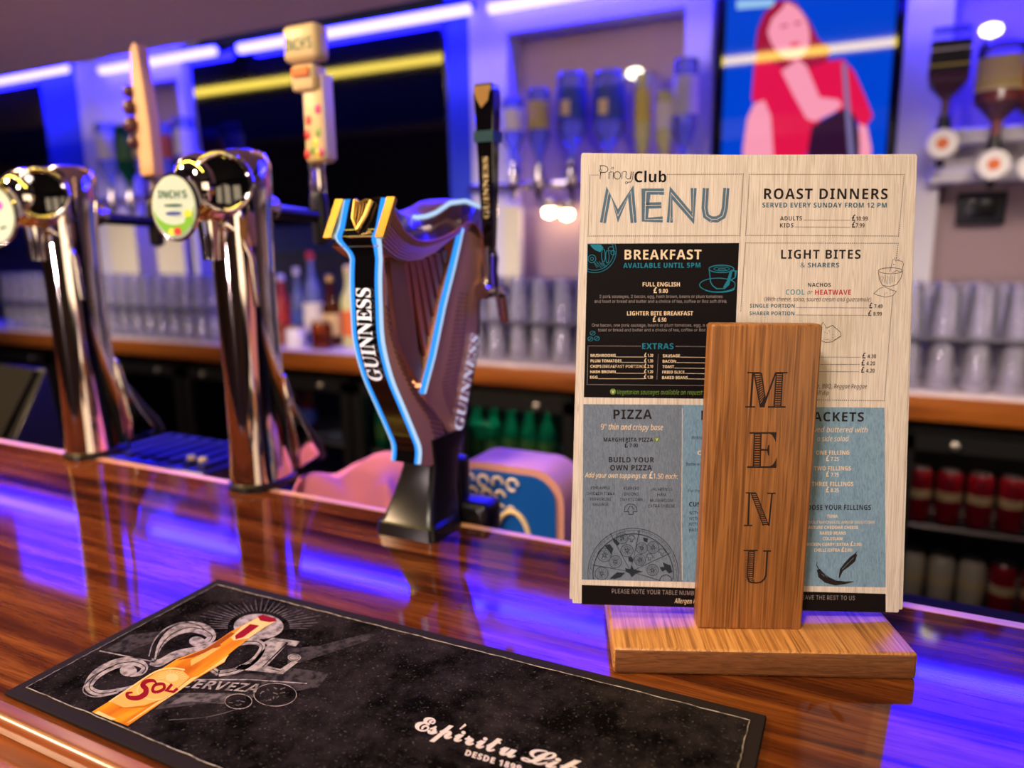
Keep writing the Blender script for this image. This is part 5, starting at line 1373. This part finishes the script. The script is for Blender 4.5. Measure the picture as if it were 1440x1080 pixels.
# strings: broad copper slats and dark sheet behind
XS = HX-0.014
bs = MB(); pan = hx([(545, 360), (590, 364), (625, 345), (646, 330), (592, 552), (573, 523), (553, 480), (547, 430)], XS-0.004)
bs.prism(pan, (-0.002, 0, 0), (0, 0, 0)); build_h(bs, 'string_board', 'navy_plastic')
for k in range(7):
    tx_ = 560+k*9.2; ty_ = 366-max(0, (k-3))*4.2
    ends = [(588, 545), (600, 522), (606, 490), (611, 458), (616, 430), (619, 403), (623, 372)][k]
    w0 = 7.6
    m = MB(); m.prism(hx([(tx_, ty_), (tx_+w0, ty_-2), (ends[0], ends[1]-6), (ends[0]-3.4, ends[1])], XS), (0, 0, 0), (0.006, 0, 0))
    build_h(m, 'string', 'copper_red')
sl = MB(); sl.prism(hx([(541, 362), (560, 366), (592, 550), (573, 523), (553, 480), (547, 430)], XS+0.001), (0, 0, 0), (0.007, 0, 0)); build_h(sl, 'inner_cheek', 'bronze_dark')
# flared black foot
def fr(z, xa, xb, ya, yb, rr=0.010):
    o_ = []
    for cx, cy, a0 in ((xb-rr, yb-rr, 0), (xa+rr, yb-rr, PI/2), (xa+rr, ya+rr, PI), (xb-rr, ya+rr, 1.5*PI)):
        for k in range(4): a = a0+k*PI/6; o_.append(Vector((cx+rr*math.cos(a), cy+rr*math.sin(a), z)))
    return o_
ft = MB(); ft.loft([fr(ZT+0.0003, -0.570, -0.478, 0.727, 0.800), fr(ZT+0.016, -0.568, -0.480, 0.729, 0.802), fr(ZT+0.020, -0.562, -0.484, 0.733, 0.806), fr(ZT+0.05, -0.553, -0.489, 0.745, 0.812), fr(ZT+0.085, -0.545, -0.492, 0.757, 0.822), fr(ZT+0.125, -0.541, -0.492, 0.752, 0.838)])
build_h(ft, 'foot', 'black_satin', smooth=35)
cl = MB(); cl.box((-0.500, 0.836, ZT-0.002), (0.10, 0.046, 0.055), 0.010); cl.box((-0.515, 0.830, ZT+0.05), (0.05, 0.03, 0.07), 0.008); build_h(cl, 'clamp', 'black_satin')
# bartender's tap: chrome body and tall black handle
ty0 = at_x(690, 395, -0.50)
hy = 0.90
c0 = at_y(690, 395, hy); c1 = at_y(691, 118, hy)
tp = MB(); tp.tube([(c0.x, 0.872, c0.z-0.012), (c0.x, hy, c0.z-0.012), (c0.x, hy+0.03, c0.z-0.02), (c0.x, hy+0.04, c0.z-0.06)], [0.011, 0.011, 0.009, 0.007], 12); tp.lathe([(0.012, -0.02), (0.013, 0.0), (0.010, 0.012), (0.012, 0.03), (0.008, 0.046)], 16, (c0.x, hy, c0.z)); tp.lathe([(0.0, -0.014), (0.014, 0), (0.0, 0.014)], 12, (c0.x-0.005, hy-0.014, c0.z-0.008))
build_h(tp, 'tap', 'chrome')
hd = MB(); hh_ = c1.z-c0.z
hd.loft([[Vector((c0.x+(sx*w), hy+sy*w*0.8, c0.z+0.035+t*(hh_-0.035))) for sx, sy in ((-1, -1), (1, -1), (1, 1), (-1, 1))] for t, w in ((0, 0.007), (0.3, 0.010), (0.62, 0.012), (0.93, 0.0145), (1.0, 0.013))])
hd_o = build_h(hd, 'tap_handle', 'black_gloss', bevel=0.002)
def hsub(mb, name, mat): 
    o = mb.build(name, mat, hd_o); return o
zz = lambda t: c0.z+0.035+t*(hh_-0.035)
g = MB(); g.prism([(c0.x-0.012, hy-0.0135, zz(0.985)), (c0.x+0.012, hy-0.0135, zz(0.985)), (c0.x+0.008, hy-0.0135, zz(0.90)), (c0.x-0.002, hy-0.0135, zz(0.86)), (c0.x-0.010, hy-0.0135, zz(0.92))], (0, 0, 0), (0, 0.002, 0)); hsub(g, 'harp_emblem', 'gold')
g = MB(); g.box((c0.x, hy, zz(0.70)), (0.0285, 0.024, 0.014)); hsub(g, 'light_band', 'dark_teal')
vs_, f_ = text_mesh('GUINNESS', 'serif', 0.0); a = min(v[0] for v in vs_); b = max(v[0] for v in vs_)
g = MB(); g.add([(c0.x+0.006-0.012*v[1]/0.7, hy-0.0125, lerp(zz(0.22), zz(0.58), (v[0]-a)/(b-a))) for v in vs_], f_); hsub(g, 'lettering', 'handle_cream')

# ================================================================== CHROME COBRA TAPS
def ring(z, cx, cy, rx, ry, k=2.4, n=28):
    o_ = []
    for i in range(n):
        a = 2*PI*i/n; c, s_ = math.cos(a), math.sin(a)
        o_.append(Vector((cx+rx*math.copysign(abs(c)**(2/k), c), cy+ry*math.copysign(abs(s_)**(2/k), s_), z)))
    return o_
def ell_plate(c, ex, ez, nrm_, rx, rz, t, n=32):
    ex = Vector(ex); ez = Vector(ez); nn_ = Vector(nrm_); c = Vector(c)
    rings = []
    for k, off in ((1.0, 0.0), (1.0, t*0.55), (0.93, t)):
        rings.append([c+ex*(rx*k*math.cos(2*PI*i/n))+ez*(rz*k*math.sin(2*PI*i/n))+nn_*off for i in range(n)])
    return MB().loft(rings)
def cobra(x, y, label):
    """chrome tap column: local origin at the centre of its foot, customer side is -y"""
    r = empty('beer_tap', (x, y, ZT), label, 'beer tap')
    col = MB()
    col.loft([ring(0.010, 0, 0, 0.038, 0.052), ring(0.05, 0, 0, 0.036, 0.050), ring(0.14, 0, -0.002, 0.035, 0.046), ring(0.30, 0, -0.004, 0.036, 0.045), ring(0.40, 0, -0.004, 0.038, 0.047), ring(0.445, 0, -0.002, 0.039, 0.050), ring(0.485, 0, 0.004, 0.037, 0.046), ring(0.500, 0, 0.008, 0.030, 0.034), ring(0.504, 0, 0.010, 0.016, 0.018)])
    col.build('column', 'chrome', r, smooth=60)
    MB().loft([ring(0.0003, 0, 0, 0.041, 0.056), ring(0.009, 0, 0, 0.041, 0.056), ring(0.012, 0, 0, 0.038, 0.052)]).build('base_ring', 'black_satin', r)
    # swept tail at the bartender side of the foot
    tail = MB(); tail.loft([[Vector((sx*w, yy, zz_)) for sx, yy, zz_ in ((-1, y0, z0), (1, y0, z0), (1, y1, z1), (-1, y1, z1))] for w, y0, z0, y1, z1 in ((0.020, 0.036, 0.16, 0.046, 0.17), (0.026, 0.042, 0.10, 0.058, 0.11), (0.030, 0.048, 0.05, 0.080, 0.06), (0.030, 0.050, 0.012, 0.104, 0.022))])
    tail.build('rear_tail', 'chrome', r, smooth=70, bevel=0.004)
    tail2 = MB(); tail2.tube([(0.012, 0.064, 0.11), (0.014, 0.085, 0.07), (0.014, 0.110, 0.035), (0.012, 0.118, 0.012)], [0.006, 0.009, 0.011, 0.012], 10); tail2.build('tail_bumper', 'black_satin', r)
    # head: fat chrome capsule reaching over the drip side
    hd_ = MB(); rings = []
    for t in range(13):
        a = PI*t/12; yy = -0.050-0.052*math.cos(a)*1.0; s_ = max(0.12, math.sin(a))**0.55
        rings.append([Vector((0.0+0.040*s_*math.cos(2*PI*i/28), yy, 0.440+0.050*s_*math.sin(2*PI*i/28)+0.010*(1-t/12))) for i in range(28)])
    hd_.loft(rings); hd_.build('head', 'chrome', r, smooth=70)
    # oval eye of dark glass on the side of the head, chrome rims above and below
    d = Vector((0.80, -0.60, 0.10)).normalized(); ex = Vector((0, 0, 1)).cross(d).normalized(); ez = d.cross(ex)
    c = Vector((0.018, -0.050, 0.450))+d*0.012
    eye = MB(); rings = []
    for k in range(7):
        a = k/6*PI/2; rings.append([c+ex*(0.035*math.cos(a)*math.cos(2*PI*i/28))+ez*(0.037*math.cos(a)*math.sin(2*PI*i/28))+d*(0.0145+0.0045*(1-math.cos(a)**2)) for i in range(28)])
    eye.loft(rings, False); eye.build('eye', 'black_gloss', r, smooth=80)
    rim = MB()
    pts = [c+ex*(0.036*math.cos(2*PI*i/32))+ez*(0.038*math.sin(2*PI*i/32))+d*0.013 for i in range(33)]
    rim.tube(pts, 0.0050, 10); rim.build('eye_rim', 'chrome', r, smooth=80)
    MB().lathe([(0.012, -0.052), (0.013, -0.03), (0.016, 0.0), (0.016, 0.01)], 16, (0.0, -0.062, 0.400)).build('spout', 'chrome', r)
    MB().tube([(0.012, -0.045, 0.398), (0.022, -0.030, 0.385), (0.030, -0.020, 0.350), (0.032, -0.018, 0.28)], [0.010, 0.010, 0.008, 0.006], 12).build('drip_curve', 'chrome', r, smooth=70)
    # black tap arm to the bartender's side
    arm = MB(); arm.tube([(0.0, 0.030, 0.425), (0.0, 0.075, 0.418), (0.0, 0.150, 0.414), (0.0, 0.180, 0.414)], [0.014, 0.011, 0.010, 0.011], 12); arm.build('tap_arm', 'black_satin', r)
    MB().lathe([(0.020, -0.014), (0.022, 0.0), (0.015, 0.018)], 18, (0, 0, 0), M=Matrix.Translation((0, 0.048, 0.424)) @ Matrix.Rotation(-PI/2, 4, 'X')).build('arm_collar', 'chrome', r)
    MB().lathe([(0.0, -0.055), (0.013, -0.05), (0.015, 0.02), (0.012, 0.032)], 16, (0, 0.170, 0.420)).build('tap_body', 'black_satin', r)
    MB().lathe([(0.012, 0.030), (0.014, 0.045), (0.012, 0.065), (0.015, 0.078)], 16, (0, 0.170, 0.420)).build('ferrule', 'chrome', r)
    return r
def badge(r, label, shapes, sc=1.0):
    """oval plate on the customer end of the head, turned a little to the right"""
    d = Vector((0.42, -0.90, 0.06)).normalized(); ex = Vector((0, 0, 1)).cross(d).normalized()*1.0; ez = d.cross(ex)*1.0
    if ex.x < 0: ex = -ex
    ez = Vector((0, 0, 1)) - d*d.z; ez.normalize()
    c = Vector((0.006, -0.118, 0.418))
    RX, RZ = 0.0335*sc, 0.046*sc
    MB().tube([(0, -0.095, 0.43), c+d*0.0], 0.010, 10).build('badge_stalk', 'chrome', r)
    b = ell_plate(c, ex, ez, d, RX, RZ, 0.008).build('badge', 'badge_white', r, smooth=40)
    b['label'] = label
    f = c+d*0.0084
    def rim(): MB().tube([c+d*0.004+ex*(RX*1.02*math.cos(2*PI*i/36))+ez*(RZ*1.02*math.sin(2*PI*i/36)) for i in range(37)], 0.0026, 8).build('badge_rim', 'chrome', b)
    rim()
    for j, (mat_, pts) in enumerate(shapes):
        if isinstance(pts, tuple):                      # text: (string, x centre, y base, width, height)
            t, xc, yb_, w, h, font = pts
            vs_, f_ = text_mesh(t, font, 0.0); a = min(v[0] for v in vs_); bb_ = max(v[0] for v in vs_)
            m = MB(); m.add([f+d*0.0012+ex*((xc-w/2+w*(v[0]-a)/(bb_-a))*RX)+ez*((yb_+h*v[1]/0.7)*RZ) for v in vs_], f_); m.build('lettering', mat_, b, smooth=0)
        else:
            m = MB(); m.add([f+d*(0.0004+0.0001*j)+ex*(u*RX)+ez*(v*RZ) for u, v in pts], [tuple(range(len(pts)))]); m.build('badge_print', mat_, b, smooth=0)
def blob(cx, cy, rx, ry, n=16): return [(cx+rx*math.cos(2*PI*k/n), cy+ry*math.sin(2*PI*k/n)) for k in range(n)]
def crescent(): 
    o_ = [(0.9*math.cos(a), 0.9*math.sin(a)) for a in [PI*1.05+k*PI*0.95/16 for k in range(17)]]
    i_ = [(0.86*math.cos(a), 0.78*math.sin(a)-0.02+0.25*abs(math.sin(a))) for a in [PI*2.0-k*PI*0.95/16 for k in range(17)]]
    return o_+i_
# right tap: cider badge
TRx, TRy = -0.855, 0.822
tapR = cobra(TRx, TRy, 'chrome cobra-necked beer tap with green oval cider badge, nearer the harp')
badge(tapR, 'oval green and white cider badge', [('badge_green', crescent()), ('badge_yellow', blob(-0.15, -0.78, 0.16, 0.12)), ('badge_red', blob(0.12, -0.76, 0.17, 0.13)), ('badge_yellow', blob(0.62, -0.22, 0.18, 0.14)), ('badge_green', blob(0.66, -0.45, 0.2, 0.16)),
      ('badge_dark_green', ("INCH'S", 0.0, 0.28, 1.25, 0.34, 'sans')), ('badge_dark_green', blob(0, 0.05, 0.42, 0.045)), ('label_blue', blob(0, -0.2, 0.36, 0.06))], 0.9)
# its tall sign-shaped handle
hx_, hy_, hz_ = 0.0, 0.170, 0.498
def hblock(r, name, mat_, c, d_, bev=0.004): return MB().box(c, d_, bev).build(name, mat_, r)
hx_ = 0.010
h = hblock(tapR, 'tap_handle', 'handle_cream', (hx_, hy_, hz_+0.057), (0.040, 0.030, 0.114), 0.006)
MB().box((hx_+0.021, hy_, hz_+0.070), (0.003, 0.026, 0.130), 0.001).build('handle_side', 'handle_side', h)
MB().box((hx_-0.010, hy_-0.006, hz_+0.130), (0.046, 0.034, 0.040), 0.006).build('lower_sign', 'handle_cream', h)
MB().box((hx_-0.010, hy_-0.0255, hz_+0.138), (0.034, 0.004, 0.013), 0.001).build('sign_stripe', 'label_orange', h)
MB().box((hx_-0.010, hy_-0.008, hz_+0.182), (0.070, 0.036, 0.056), 0.010).build('upper_sign', 'handle_cream', h)
vs_, f_ = text_mesh("INCH'S", 'sans', 0.0); a = min(v[0] for v in vs_); b = max(v[0] for v in vs_)
MB().add([(hx_-0.010-0.027+0.054*(v[0]-a)/(b-a), hy_-0.0268, hz_+0.170+0.026*v[1]/0.7) for v in vs_], f_).build('lettering', 'badge_dark_green', h, smooth=0)
random.seed(11)
for k, (mat_, u, v) in enumerate((('paint_red', -0.008, 0.066), ('paint_red', -0.012, 0.044), ('paint_magenta', 0.012, 0.082), ('paint_yellow', 0.004, 0.030), ('paint_green', 0.010, 0.046), ('paint_red', -0.015, 0.014), ('paint_magenta', 0.013, 0.015), ('paint_green', -0.004, 0.020), ('paint_yellow', 0.008, 0.013))):
    MB().lathe([(0.0, -0.001), (0.0060, 0.0), (0.0, 0.0016)], 12, M=Matrix.Translation((hx_+u, hy_-0.0152, hz_+v)) @ Matrix.Rotation(PI/2, 4, 'X'), sy=1.4).build('fruit_motif', mat_, h)
hx_ = 0.0
# left tap
TLx, TLy = -1.262, 0.825
tapL = cobra(TLx, TLy, 'chrome cobra-necked beer tap at far left with white oval badge and wooden handle')
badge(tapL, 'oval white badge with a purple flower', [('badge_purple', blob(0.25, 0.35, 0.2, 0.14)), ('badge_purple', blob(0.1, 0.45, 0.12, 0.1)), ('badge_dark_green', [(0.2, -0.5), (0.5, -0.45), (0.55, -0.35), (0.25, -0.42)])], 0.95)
h = MB(); h.loft([[Vector((hx_+sx*w+off, hy_+sy*0.012, hz_+z)) for sx, sy in ((-1, -1), (1, -1), (1, 1), (-1, 1))] for z, w, off in ((0.0, 0.020, 0.006), (0.09, 0.019, 0.006), (0.15, 0.017, 0.004), (0.19, 0.015, 0.002), (0.222, 0.011, 0.004), (0.234, 0.004, 0.006))])
ho = h.build('tap_handle', 'handle_wood', tapL, bevel=0.003)
for z, rr2 in ((0.152, 0.0115), (0.124, 0.0145), (0.092, 0.0155), (0.062, 0.0115)):
    MB().lathe([(0, -rr2)]+[(rr2*math.cos(a), rr2*math.sin(a)) for a in [-PI/2+k*PI/8 for k in range(1, 8)]]+[(0, rr2)], 14, (hx_-0.020, hy_-0.012, hz_+z)).build('berry', 'berry', ho, smooth=80)

# ================================================================== THINGS BEHIND THE BAR
# pink cloth heaped on the work shelf
def cloth(px0, px1, y0, y1, h, label, seed):
    random.seed(seed)
    a = at_y(px0, 680, (y0+y1)/2).x; b = at_y(px1, 680, (y0+y1)/2).x; NX, NY = 26, 16
    rows = []
    ph = [random.uniform(0, 6) for _ in range(8)]
    for j in range(NY+1):
        row = []
        for i in range(NX+1):
            u, v = i/NX, j/NY
            e = min(1, min(u, 1-u)*5)*min(1, min(v, 1-v)*4)
            z = h*(e**0.6)*(0.70+0.20*math.sin(5*u+ph[0])*math.cos(3*v+ph[1])+0.16*abs(math.sin(5*u+4*v+ph[2]))-0.12*abs(math.sin(6*v-7*u+ph[3])))
            row.append(Vector((lerp(a, b, u)+0.012*math.sin(9*v+ph[4]), lerp(y0, y1, v)+0.01*math.sin(8*u+ph[5]), ZS+0.001+z)))
        rows.append(row)
    o = MB().sheet(rows).build('bar_cloth', 'pink_cloth', smooth=80)
    s_ = o.modifiers.new('s', 'SUBSURF'); s_.levels = 1; s_.render_levels = 1
    hem = MB(); hem.tube([rows[0][i]+Vector((0, -0.001, 0.002)) for i in range(NX+1)], 0.003, 6); hem.build('hem', 'pink_cloth_deep', o)
    tag(o, label, 'cloth')
cloth(418, 600, 0.86, 1.06, 0.140, 'crumpled pink cloth behind the bar between the green badged tap and the harp', 4)
cloth(128, 168, 0.88, 1.02, 0.06, 'small pink cloth behind the foot of the far left tap', 8)
# blue rounded beer crate sign right of the harp
xa_, xb_ = at_y(640, 700, 1.0).x, at_y(797, 700, 1.0).x
zt_ = at_y(720, 652, 1.0).z
o = empty('beer_carton', ((xa_+xb_)/2, 1.0, ZS), 'rounded blue carton with white lettering and peach rim, right of the harp font', 'carton')
def rrect(w, z0, z1, r0, y, n=6):
    pts = []
    for cx, cz, a0 in ((w-r0, z1-r0, 0), (-w+r0, z1-r0, PI/2), (-w+0.004, z0+0.004, PI), (w-0.004, z0+0.004, 1.5*PI)):
        rr3 = r0 if cz > (z0+z1)/2 else 0.004
        for k in range(n+1): a = a0+k*PI/2/n; pts.append(Vector((cx+rr3*math.cos(a), y, cz+rr3*math.sin(a))))
    return pts
hw_ = (xb_-xa_)/2; hz2 = zt_-ZS
MB().loft([rrect(hw_, 0, hz2, 0.05, -0.012), rrect(hw_, 0, hz2, 0.05, 0.075)]).build('peach_rim', 'peach_trim', o, smooth=50)
MB().loft([rrect(hw_-0.012, 0.001, hz2-0.011, 0.042, -0.016), rrect(hw_-0.012, 0.001, hz2-0.011, 0.042, -0.012)]).build('face', 'blue_box', o, smooth=50)
mk = MB()
for row, (z, xs) in enumerate(((0.120, (-0.062, -0.036, -0.010, 0.016)), (0.098, (-0.056, -0.030, -0.006)), (0.078, (-0.046, -0.026, -0.004, 0.012)))):
    for i, x in enumerate(xs):
        rr4 = (0.0115, 0.0100, 0.0060)[row]
        mk.tube([(x+rr4*math.cos(q_)*0.8, -0.0168, z*hz2/0.15+rr4*0.8*math.sin(q_)) for q_ in [k*PI/6 for k in range(11 if i % 2 else 8)]], 0.0030 if row < 2 else 0.002, 5)
mk.build('white_marks', 'mat_white', o)
MB().tube([(0.015+0.030*math.cos(a), -0.017, 0.020+0.052*math.sin(a)) for a in [PI-k*PI/20 for k in range(21)]], 0.0042, 8).build('gold_arch', 'label_cream', o)
# black box with a slotted tray top between the taps
c = at_y(262, 640, 0.97)
o = empty('drip_tray', (c.x, 0.97, ZS), 'black box with slotted tray top between the two chrome taps', 'tray', rz=0.0)
MB().box((0, 0, 0.045), (0.30, 0.18, 0.09), 0.006).build('box', 'black_satin', o)
g = MB()
for k in range(7): g.box((-0.12+k*0.04, 0, 0.094), (0.022, 0.14, 0.006), 0.001)
g.build('grille', 'navy_plastic', o)
for x in (0.075, 0.105): MB().lathe([(0.008, 0), (0.008, 0.006), (0.0, 0.008)], 12, (x, -0.05, 0.097)).build('button', 'label_yellow', o)
# sloping black till at far left
c = at_y(8, 610, 1.02)
o = empty('till_terminal', (c.x, 1.0, ZS), 'black sloping till terminal at the left edge behind the bar', 'till')
MB().loft([[Vector((-0.14, -0.06, 0)), Vector((0.14, -0.06, 0)), Vector((0.14, 0.08, 0)), Vector((-0.14, 0.08, 0))], [Vector((-0.14, -0.05, 0.03)), Vector((0.14, -0.05, 0.03)), Vector((0.10, 0.08, 0.20)), Vector((-0.14, 0.08, 0.20))]]).build('body', 'black_satin', o, bevel=0.004)
MB().prism([(-0.12, -0.046, 0.048), (0.10, -0.046, 0.048), (0.08, 0.07, 0.198), (-0.12, 0.07, 0.198)], (0, -0.004, 0.003), (0, 0, 0)).build('screen', 'black_matt', o)
